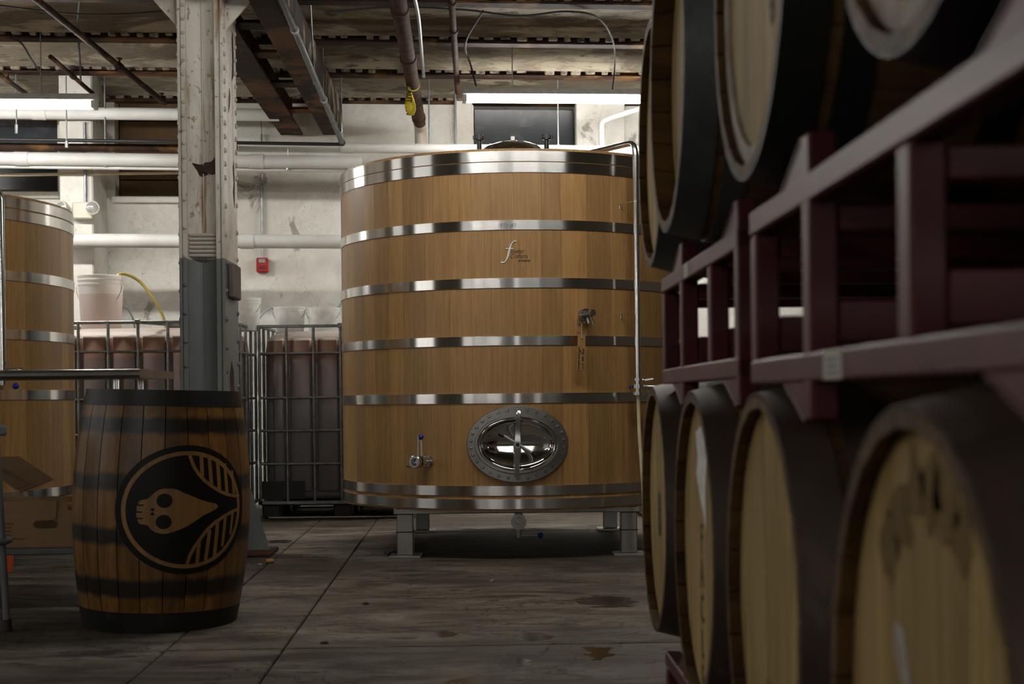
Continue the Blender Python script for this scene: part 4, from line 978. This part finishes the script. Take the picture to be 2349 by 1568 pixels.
# barrels lying in the rack, heads towards the aisle (local z of a barrel runs away from the aisle)
LB = .88
def lying(x, y, z, spin=0.0): return Matrix.Translation((x, y, z)) @ Matrix.Rotation(PI/2, 4, 'Y') @ Matrix.Rotation(spin, 4, 'Z')
HP = [(0, .054), (.068, .108), (.235, .275), (LB-.275, LB-.235), (LB-.108, LB-.068), (LB-.054, LB)]
RH = .270
rows = [(.314, 3.19, .590, 'hoop_brown', 'farthest barrel of the lower row, nearest the large tank'), (.314, 2.50, .577, 'hoop_brown', 'second barrel from the tank in the lower row, white smear on its head'),
        (.314, 1.83, .571, 'hoop_brown', 'third barrel from the tank in the lower row, pale clean head'), (.314, 1.14, .560, 'hoop_brown', 'nearest barrel of the lower row, large stained head'),
        (.314, 3.19, 1.405, 'hoop', 'farthest barrel of the upper row, hanging beside the tank pipe'), (.273, 2.48, 1.400, 'hoop', 'second upper barrel, grey-green hoops, pushed out towards the aisle'),
        (.305, 1.83, 1.392, 'hoop_black', 'third upper barrel with a whitish rim round its head'), (.320, 1.14, 1.390, 'hoop_black', 'nearest barrel of the upper row, cut off by the picture top')]
bar = []
for k, (x, y, z, hm, lab) in enumerate(rows):
    bar.append(make_barrel(lab, lying(x, y, z, .4*k), LB, .328, RH, HP, M['barrel'], [M[hm]], M['head'], n=26, nb=7, turn=.17*k, group='oak barrels lying in the maroon racks', heads=(0,), hturn=PI/2-.4*k+R.uniform(-.06, .06), rec=.040 if k == 5 else .018))
    bm = new(); lathe(bm, [(0, .059), (RH-.02, .059), (RH-.02, .066), (0, .066)], 40); obj('head_backing', bm, M['void'], bar[-1])
def on_head(o, name, me, m, u, v, spin=0.0, h=.0008):
    """mark on a barrel head: u along +Y, v up, as seen from the aisle"""
    me.materials.append(m); b_ = o.matrix_basis; p = b_.translation
    Wd = Matrix(((0, 0, -1, p.x+.018-h), (-1, 0, 0, p.y-u), (0, 1, 0, p.z+v), (0, 0, 0, 1))) @ Matrix.Rotation(spin, 4, 'Z')
    return obj(name, me, None, o, b_.inverted() @ Wd)
def blot(pts, t=.0006):
    bm = new(); prism(bm, pts, t); return mesh_of('mark', bm)
on_head(bar[1], 'white_smear', blot([(x*2.0, y*1.05) for x, y in ((-.03, .07), (.03, .09), (.04, .03), (.03, -.02), (.035, -.09), (-.002, -.04), (-.03, .0), (-.018, .03))]), M['smear'], -.005, .125)
for k, ch in enumerate('FACLE'): on_head(bar[1], 'stencil_letter', text_mesh(ch, .07, 0, 0, .001, 'CENTER'), M['char'], .0, -.03-.062*k+.02, .1)
on_head(bar[0], 'stencil_letter', text_mesh('8', .13, 0, 0, .006, 'CENTER'), M['char'], -.035, -.06)
on_head(bar[2], 'stencil_letter', text_mesh('K', .07, 0, 0, .001, 'CENTER'), M['char'], -.02, -.15)
rs_ = random.Random(4)
def smudge(r, n=14): return blot([(r*rs_.uniform(.55, 1.15)*math.cos(2*PI*i/n), r*rs_.uniform(.5, 1.2)*math.sin(2*PI*i/n)) for i in range(n)])
for (u, v, r) in ((.09, .175, .03), (.05, .195, .036), (.01, .205, .034), (-.03, .20, .034), (-.08, .175, .036), (-.115, .145, .03)): on_head(bar[3], 'dark_stain', smudge(r), M['stain'], u, v)
on_head(bar[3], 'white_smear', blot([(-.015, .035), (.01, .03), (.03, -.01), (.028, -.035), (.0, -.01), (-.02, .005)]), M['wax'], -.08, .05)
on_head(bar[3], 'dark_stain', smudge(.022), M['stain'], -.13, -.06)
bm = new(); ring(bm, RH-.042, RH-.017, .012, .0175, 48); obj('whitish_rim', bm, M['wax'], bar[6])
bm = new(); ring(bm, RH-.044, RH-.017, .013, .0175, 48); obj('whitish_rim', bm, M['wax'], bar[7])
for k, ch in enumerate('OAKB'): on_head(bar[6], 'stencil_letter', text_mesh(ch, .06, 0, 0, .001, 'CENTER'), M['char'], .13-.01*k, .16-.085*k, .35)

# ------------------------------------------------------------------ maroon barrel racks
def rack(label, X0, y0, y1, posts, gus, dz, lab_y):
    root = thing('barrel_rack', label, 'rack', tr(X0, 0, dz, .018), 'maroon barrel racks'); s = .034; D_ = .62
    for x in (0, D_):
        for (z0, z1) in ((.855, .887), (1.053, 1.085)):
            bm = new(); bb(bm, x, x+s, y0, y1, z0, z1, bev=.003); r_ = obj('rail', bm, M['maroon'], root)
            if x == 0 and lab_y and z0 < .9 and lab_y[0]:
                bm = new(); bb(bm, -.0012, 0, lab_y[0]-.038, lab_y[0]+.038, z0+.001, z1-.001); lb_ = obj('paper_label', bm, M['label'], r_)
                bm = new()
                for i in range(3): bb(bm, -.0016, -.001, lab_y[0]-.026, lab_y[0]+.024, z0+.006+i*.007, z0+.009+i*.007)
                obj('label_print', bm, M['pencil'], r_)
            if x == 0 and lab_y and z0 > 1 and lab_y[1]:
                bm = new(); bb(bm, -.0012, 0, lab_y[1]-.03, lab_y[1]+.03, z0+.002, z1-.002); obj('paper_label', bm, M['label'], r_)
        for y in posts:
            g_ = any(abs(y-q) < .01 for q in gus); bm = new(); bb(bm, x+.001, x+s-.001, y-.019, y+.019, .812 if g_ else .887, 1.13 if g_ else 1.053, bev=.003); po = obj('post', bm, M['maroon'], root)
            if g_:
                for sg in (1,):
                    for zz_, up in ((.855, -1), (1.085, 1)):
                        bm = new(); prism(bm, [(0, 0), (sg*.115, 0), (0, up*.045)], .004, Matrix.Translation((x+.004, y+sg*.019, zz_)) @ Matrix(((0, 0, 1, 0), (1, 0, 0, 0), (0, 1, 0, 0), (0, 0, 0, 1))))
                        d = Vector((0, sg*.115, -up*.045)).normalized()
                        obj('saddle_gusset', bm, M['maroon'], po)
                        bm = new(); c_ = Vector((x+s/2, y+sg*(.019+.0575), zz_+up*.0225)); an = math.atan2(up*.045, -sg*.115)
                        box(bm, tuple(c_), (s-.004, .122, .004), None, Matrix.Rotation(math.atan2(-up*.045*sg, .115), 3, 'X'), .001); obj('saddle_strip', bm, M['maroon'], po)
    for y in posts:
        bm = new(); bb(bm, s, D_, y-.017, y+.017, .897, .945, bev=.003); obj('cross_beam', bm, M['maroon'], root)
        bm = new(); bb(bm, s, D_, y-.014, y+.014, 1.02, 1.05, bev=.003); obj('cross_beam', bm, M['maroon'], root)
    return root
rack('near maroon steel rack between the two rows of barrels', .355, .50, 1.909, (.89, 1.21, 1.58, 1.89), (1.58, .89), 0.0, (1.455, None))
rack('far maroon steel rack between the rows, ending beside the large tank', .385, 2.171, 3.11, (2.19, 2.457, 2.81, 3.09), (2.81, 2.19), .012, (None, 2.72))
rack('near maroon base rack on the floor under the lower barrels', .355, .50, 1.909, (.89, 1.21, 1.58, 1.89), (1.58, .89), -.812, None)
rack('far maroon base rack on the floor under the lower barrels', .385, 2.171, 3.11, (2.19, 2.457, 2.81, 3.09), (2.81, 2.19), -.80, None)

# ------------------------------------------------------------------ bulk liquid containers
def ibc(label, X, Y, wd, dp, ncol, lid_x=None):
    root = thing('bulk_container', label, 'container', tr(X, Y, 0, .0), 'caged bulk containers'); H = 1.374
    bm = new(); n = 5; prof = []
    def ringpts(ins, z, rc):
        out = []; hx, hy = wd/2-ins, dp/2-ins
        for cx_, cy_, a0 in ((hx-rc, hy-rc, 0), (-hx+rc, hy-rc, PI/2), (-hx+rc, -hy+rc, PI), (hx-rc, -hy+rc, 3*PI/2)):
            for i in range(n+1): out.append(bm.verts.new((wd/2+cx_+rc*math.cos(a0+i*PI/2/n), dp/2+cy_+rc*math.sin(a0+i*PI/2/n), z)))
        return out
    rr = [ringpts(.045, .14, .09), ringpts(.025, .18, .1), ringpts(.022, .70, .1), ringpts(.025, 1.20, .1), ringpts(.035, 1.265, .1), ringpts(.06, 1.305, .1), ringpts(.10, 1.325, .1), ringpts(.16, 1.335, .09)]
    for a_, b_ in zip(rr[:-1], rr[1:]):
        k = len(a_)
        for i in range(k): bm.faces.new([a_[i], a_[(i+1) % k], b_[(i+1) % k], b_[i]])
    bm.faces.new(rr[0]); bm.faces.new(rr[-1]); bo = obj('bottle', bm, M['bottle'], root, sharp=1.2)
    # swollen fields between the cage bars
    fx = wd/ncol
    for i in range(ncol):
        bm = new(); x0, x1 = i*fx+.016, (i+1)*fx-.016
        x0 = max(x0, .09); x1 = min(x1, wd-.09)
        bb(bm, x0, x1, .008, .045, .19, 1.285, bev=.016); obj('bulged_panel', bm, M['bottle'], bo, sharp=1.2)
    bm = new(); cyl(bm, (lid_x or wd*.55, dp*.45, 1.33), (lid_x or wd*.55, dp*.45, 1.375), .095, n=24); 
    for i in range(12): t = i*PI/6; box(bm, ((lid_x or wd*.55)+.096*math.cos(t), dp*.45+.096*math.sin(t), 1.358), (.014, .014, .03), rot=Matrix.Rotation(t, 3, 'Z'))
    obj('screw_lid', bm, M['black_plastic'], root)
    hz = (1.174, .86, .627, .392)
    for z in hz:
        bm = new(); loop = [(0, 0, z), (wd, 0, z), (wd, dp, z), (0, dp, z), (0, 0, z)]
        for p_, q_ in zip(loop[:-1], loop[1:]): cyl(bm, p_, q_, .0095, n=8)
        obj('cage_hoop', bm, M['cage'], root)
    for z, t in ((H-.008, .013), (.118, .016)):
        bm = new(); loop = [(0, 0), (wd, 0), (wd, dp), (0, dp)]
        for i in range(4):
            a_, b_ = loop[i], loop[(i+1) % 4]; bb(bm, min(a_[0], b_[0])-t, max(a_[0], b_[0])+t, min(a_[1], b_[1])-t, max(a_[1], b_[1])+t, z-t*.8, z+t*.8, bev=.004)
        obj('cage_rim', bm, M['cage'], root)
    bm0 = new(); tube(bm0, [(0, 0, .12), (0, 0, .36), (0, 0, .385), (0, 0, .40), (0, 0, .42), (0, 0, .60), (0, 0, .627), (0, 0, .65), (0, 0, .83), (0, 0, .86), (0, 0, .89), (0, 0, 1.14), (0, 0, 1.174), (0, 0, 1.21), (0, 0, H)],
                      [.011, .011, .007, .007, .011, .011, .007, .011, .011, .007, .011, .011, .007, .011, .011], 8); bar_me = mesh_of('cage_bar', bm0, 1.0); bar_me.materials.append(M['cage'])
    for i in range(ncol+1):
        for y in (-.004, dp+.004): obj('cage_bar', bar_me, None, root, Matrix.Translation((min(max(i*fx, .0), wd), y, 0)))
    m_ = int(round(dp/.19))
    for i in range(1, m_):
        for x in (-.004, wd+.004): obj('cage_bar', bar_me, None, root, Matrix.Translation((x, i*dp/m_, 0)))
    bm = new(); box(bm, (wd*.50, -.012, H-.006), (.035, .03, .034), bev=.004); tube(bm, [(wd*.52, 0, H-.01), (wd*.80, .25, H-.03), (wd*.84, .9*dp, H-.03)], .011, 8); obj('top_brace', bm, M['cage'], root)
    fb_ = new(); box(fb_, (0, 0, 0), (.13, .15, .095), bev=.01); foot_me = mesh_of('pallet_foot', fb_); foot_me.materials.append(M['ibc_black'])
    for x in (.07, wd/2, wd-.07):
        for y in (.09, dp/2, dp-.09): obj('pallet_foot', foot_me, None, root, Matrix.Translation((x, y, .055)))
    bm = new(); bb(bm, .0, wd, .01, dp-.01, .098, .112); obj('pallet_deck', bm, M['ibc_black'], root)
    for y in (.02, dp/2, dp-.02):
        bm = new(); tube(bm, [(.05, y, .01), (wd-.05, y, .01)], .009, 8); obj('pallet_skid', bm, M['galv'], root)
    return root
p = at(597, 1000, 10.07); rt = ibc('caged bulk container between the column and the large tank', p.x, 10.07, 1.15, 1.0, 6)
bm = new(); bb(bm, .0, .315, -.006, -.002, .145, .27); obj('name_plate', bm, M['ibc_black'], rt)
p = at(525, 1000, 9.36); ibc('caged bulk container behind the barrel, left of the column', p.x-1.18, 9.36, 1.18, 1.0, 6, .78)
# black bin beside it
p, q = at(554, 905, 9.9), at(592, 1062, 9.9)
# ------------------------------------------------------------------ buckets and hoses
def bucket(label, X, Y, z, r, h, m, handle=1.0):
    root = thing('bucket', label, 'bucket', tr(X, Y, z), 'plastic buckets on the containers')
    bm = new(); lathe(bm, [(0, 0), (r*.84, 0), (r*.86, .006), (r*.96, h*.82), (r*.985, h*.82), (r*.985, h*.85), (r*.965, h*.855), (r*.975, h*.9), (r*1.0, h*.905), (r*1.0, h*.925), (r*.98, h*.93), (r*.99, h*.985), (r*1.01, h), (r*.965, h), (r*.93, h*.8), (r*.82, .01), (0, .01)], 36)
    obj('pail', bm, m, root)
    bm = new(); pts = [(r*math.cos(t), -r*.25-r*.95*math.sin(t)*.35, h*.80-math.sin(t)*h*.42*handle) for t in [PI*i/12 for i in range(13)]]; tube(bm, pts, .0025, 6); obj('bail_handle', bm, M['galv'], root)
    return root
p = at(231, 640, 9.75); bucket('tall clear bucket with pinkish liquid on the left container', p.x, 9.75, 1.337, .155, p.z-1.337+.02, M['bucket_clear'])
p = at(664, 704, 10.45); bucket('white bucket behind the cage, next to the column', p.x, 10.45, 1.337, .118, p.z-1.337, M['bucket_white'])
p = at(742, 706, 10.45); bucket('white bucket behind the cage, close to the large tank', p.x, 10.45, 1.337, .122, p.z-1.337, M['bucket_white'])
p = at(552, 684, 10.1); bucket('white bucket half hidden behind the column', p.x, 10.1, 1.337, .145, p.z-1.337, M['bucket_white'])
pipe('siphon_hose', smooth_path([at(262, 650, 9.72), at(268, 634, 9.72), at(285, 628, 9.75), at(320, 645, 9.8), at(352, 685, 9.8), at(372, 720, 9.82), at(381, 752, 9.82)], 6), .011, M['hose_yellow'], 'yellow hose arching from the clear bucket to the black lid', 'hose')
pipe('slim_hose', smooth_path([at(276, 705, 9.95), at(292, 708, 9.95), at(304, 728, 9.95), at(310, 755, 9.9)], 6), .007, M['hose_blue'], 'short pale blue hose behind the clear bucket', 'hose')
pipe('slim_hose', smooth_path([at(592, 735, 10.3), at(604, 718, 10.4), at(622, 706, 10.45), at(632, 712, 10.45)], 6), .008, M['hose_blue'], 'pale blue hose dipping into the bucket beside the column', 'hose')
pipe('slim_hose', smooth_path([at(768, 752, 10.5), at(768, 735, 10.5), at(774, 710, 10.5), at(786, 690, 10.5)], 6), .010, M['hose_blue'], 'pale blue hose running behind the large tank', 'hose')

# ------------------------------------------------------------------ steel table with box, stool, small things on the floor
a, b = at(320, 845, 5.75), at(391.7, 843, 6.34); TZ = a.z; TX = a.x
tb = thing('steel_table', 'stainless steel work table with a rolled front edge', 'table')
bm = new(); y0, y1, x0, x1 = 5.75, 6.34, -4.2, TX
prof = [(0, TZ-.004), (.012, TZ), (y1-y0, TZ-.002), (y1-y0, TZ-.034), (.02, TZ-.040), (.006, TZ-.036), (-.004, TZ-.026), (-.006, TZ-.014)]
prism(bm, [(y, z) for y, z in prof], x1-x0, Matrix.Translation((x0, y0, 0)) @ Matrix(((0, 0, 1, 0), (1, 0, 0, 0), (0, 1, 0, 0), (0, 0, 0, 1)))); obj('table_top', bm, M['satin'], tb)
for x, y in ((at(272, 880, 5.88).x, 5.88), (at(328, 880, 6.22).x, 6.22), (-4.0, 5.88), (-4.0, 6.22)):
    bm = new(); cyl(bm, (x, y, .03), (x, y, TZ-.04), .019, n=16); lg_ = obj('leg', bm, M['steel'], tb)
    bm = new(); cyl(bm, (x, y, .885), (x, y, TZ-.038), .027, n=16); obj('leg_socket', bm, M['steel'], lg_)
    bm = new(); cyl(bm, (x, y, 0), (x, y, .035), .024, .02, n=16); obj('foot', bm, M['satin'], lg_)
sz = at(100, 1258, 5.86).z
bm = new(); bb(bm, -4.0, at(300, 1258, 5.86).x, 5.86, 6.24, sz-.026, sz, bev=.005); obj('under_shelf', bm, M['grey_paint'], tb)
# cardboard box, open
BX0, BX1, BYf, BYb = at(-60, 1200, 5.89).x, at(178, 1200, 5.89).x, 5.89, 6.17; BZ0, BZ1 = sz+.001, at(80, 1148, 5.89).z
cb = thing('cardboard_box', 'open brown cardboard box on the table\'s lower shelf', 'box')
bm = new(); t = .005
bb(bm, BX0, BX1, BYf, BYf+t, BZ0, BZ1); fr = obj('front_side', bm, M['card'], cb)
bm = new(); bb(bm, BX0, BX1, BYb-t, BYb, BZ0, BZ1); obj('back_side', bm, M['card'], cb)
for x in (BX0, BX1-t):
    bm = new(); bb(bm, x, x+t, BYf+t, BYb-t, BZ0, BZ1); obj('end_side', bm, M['card'], cb)
bm = new(); bb(bm, BX0, BX1, BYf, BYb, BZ0, BZ0+t); obj('bottom', bm, M['card'], cb)
q = [at(-40, 1048, 6.42), at(44, 1046, 6.42), at(122, 1098, 6.2), at(46, 1128, 6.1)]
bm = new(); 
def slab4(bm, q, t): 
    n_ = (q[1]-q[0]).cross(q[3]-q[0]).normalized()*t; A_ = [bm.verts.new(v) for v in q]; B2 = [bm.verts.new(v+n_) for v in q]
    bm.faces.new(A_); bm.faces.new(B2)
    for i in range(4): bm.faces.new([A_[i], A_[(i+1) % 4], B2[(i+1) % 4], B2[i]])
slab4(bm, q, .005); fl = obj('raised_flap', bm, M['card'], cb)
bm = new(); slab4(bm, [at(-60, 1056, 6.1), at(0, 1068, 6.1), at(68, 1110, 5.95), at(34, 1120, 5.9)], .005); obj('raised_flap', bm, M['card'], cb)
q = at(104, 1202, BYf-.001); bm = new()
poly = disc(0, 0, .022, .022, 20); poly = [(x+(.028 if x > 0 else -.028), y*.75) for x, y in poly]
prism(bm, poly, .002, Matrix.Translation((q.x, BYf-.0005, q.z)) @ Matrix.Rotation(PI/2, 4, 'X')); obj('hand_hole', bm, plain('box_shadow_liner', (.10, .058, .028), rough=.9), fr)
bm = new(); q = at(118, 1148, BYf-.002); prism(bm, [(-.03, 0), (.025, 0), (.022, -.035), (.018, -.075), (-.01, -.08), (-.025, -.03)], .004, Matrix.Translation((q.x, BYf-.004, q.z)) @ Matrix.Rotation(PI/2+.03, 4, 'X')); obj('torn_flap', bm, M['card'], fr)
for i, wtxt in enumerate(('PICKING', 'SWEET', 'FINEST', 'WRITE', 'WAREHOUSE INC')):
    q = at(8, 1201+i*8.6, BYf-.001); me = text_mesh(wtxt, .011, 0, 0, .0004); me.materials.append(M['card_print']); obj('box_print', me, None, fr, Matrix.Translation((q.x, BYf-.0006, q.z-.004)) @ Matrix.Rotation(PI/2, 4, 'X'))
# grey stool at the picture's edge
SX, SY = at(-92, 1300, 5.28).x, 5.28
stl = thing('workshop_stool', 'grey steel stool with a foot ring at the left edge', 'stool', tr(SX, SY, 0, .0))
bm = new(); z = at(5, 975, 5.25).z; lathe(bm, [(0, z-.03), (.165, z-.04), (.17, z-.032), (.17, z-.008), (.165, z), (0, z-.004)], 36); obj('seat', bm, M['grey_paint'], stl)
for k in range(4):
    t = -.08+k*PI/2; u = Vector((math.cos(t), math.sin(t), 0)); bm = new(); tube(bm, [u*.145+Vector((0, 0, z-.03)), u*.178+Vector((0, 0, .02))], .0125, 12); lg_ = obj('leg', bm, M['grey_paint'], stl)
    bm = new(); cyl(bm, u*.1765+Vector((0, 0, .042)), u*.179, .0165, .018, 14); obj('rubber_foot', bm, M['rubber'], lg_)
zr = at(8, 1243, 5.25).z; bm = new(); tube(bm, [(.176*math.cos(2*PI*i/40), .176*math.sin(2*PI*i/40), zr) for i in range(41)], .011, 10); obj('foot_ring', bm, M['grey_paint'], stl)
# small things on the floor
c = at(8, 1308, 7.1); bm = new(); lathe(bm, [(0, 0), (.042, 0), (.058, .16), (.062, .16), (.062, .168), (.054, .168), (.04, .006), (0, .006)], 28); cp = obj('plastic_cup', bm, M['orange'], None, tr(c.x, 7.1, 0)); tag(cp, 'orange-red plastic cup on the floor behind the stool', 'cup')
c = at(618, 1284, 7.35); bm = new(); cyl(bm, (-.022, 0, .0125), (.022, .006, .0125), .012, .0115, 14); o = obj('cork', bm, M['cork'], None, tr(c.x, c.y, 0, .5)); tag(o, 'single cork lying on the floor by the column foot', 'cork')
for (x, y, s, lab) in ((893, 1270, 2.4, 'flat grey rubble chip beside the tank foot'), (596, 1297, 1.0, 'pale chip on the floor near the cork'), (1130, 1332, .8, 'small white chip on the floor before the tank'), (745, 1475, .9, 'dark crumb on the open floor by the joint'), (840, 1385, .9, 'dark crumb on the floor below the tank leg')):
    Yf = .84*FPX/(y-PY+ROLL*(x-PX)); c = at(x, y, Yf); bm = new(); rr_ = random.Random(x)
    bmesh.ops.create_icosphere(bm, subdivisions=1, radius=.016*s)
    for v in bm.verts: v.co = Vector((v.co.x*rr_.uniform(.7, 1.4), v.co.y*rr_.uniform(.7, 1.3), max(v.co.z, -.006*s)*rr_.uniform(.4, .7)))
    o = obj('concrete_chip', bm, plain('chip_grey', (.28, .26, .23) if 'pale' in lab or 'white' in lab else (.05, .045, .04), rough=.9), None, tr(c.x, c.y, .0035*s), sharp=.3); tag(o, lab, 'chip')
# low pallet behind the tank
bm = new(); p = at(1490, 1190, 9.6)
pl = thing('wooden_pallet', 'wooden pallet on the floor behind the right tank legs', 'pallet', tr(.92, 9.5, 0, .05))
for i in range(6):
    bm = new(); bb(bm, 0, 1.1, i*.175, i*.175+.12, .115, .135, bev=.002); obj('deck_board', bm, M['board'], pl)
for x in (0, .5, 1.0):
    bm = new(); bb(bm, x, x+.09, 0, 1.0, .02, .115, bev=.002); obj('stringer', bm, M['board'], pl)
for i in (0, 5):
    bm = new(); bb(bm, 0, 1.1, i*.175, i*.175+.12, 0, .02, bev=.002); obj('bottom_board', bm, M['board'], pl)
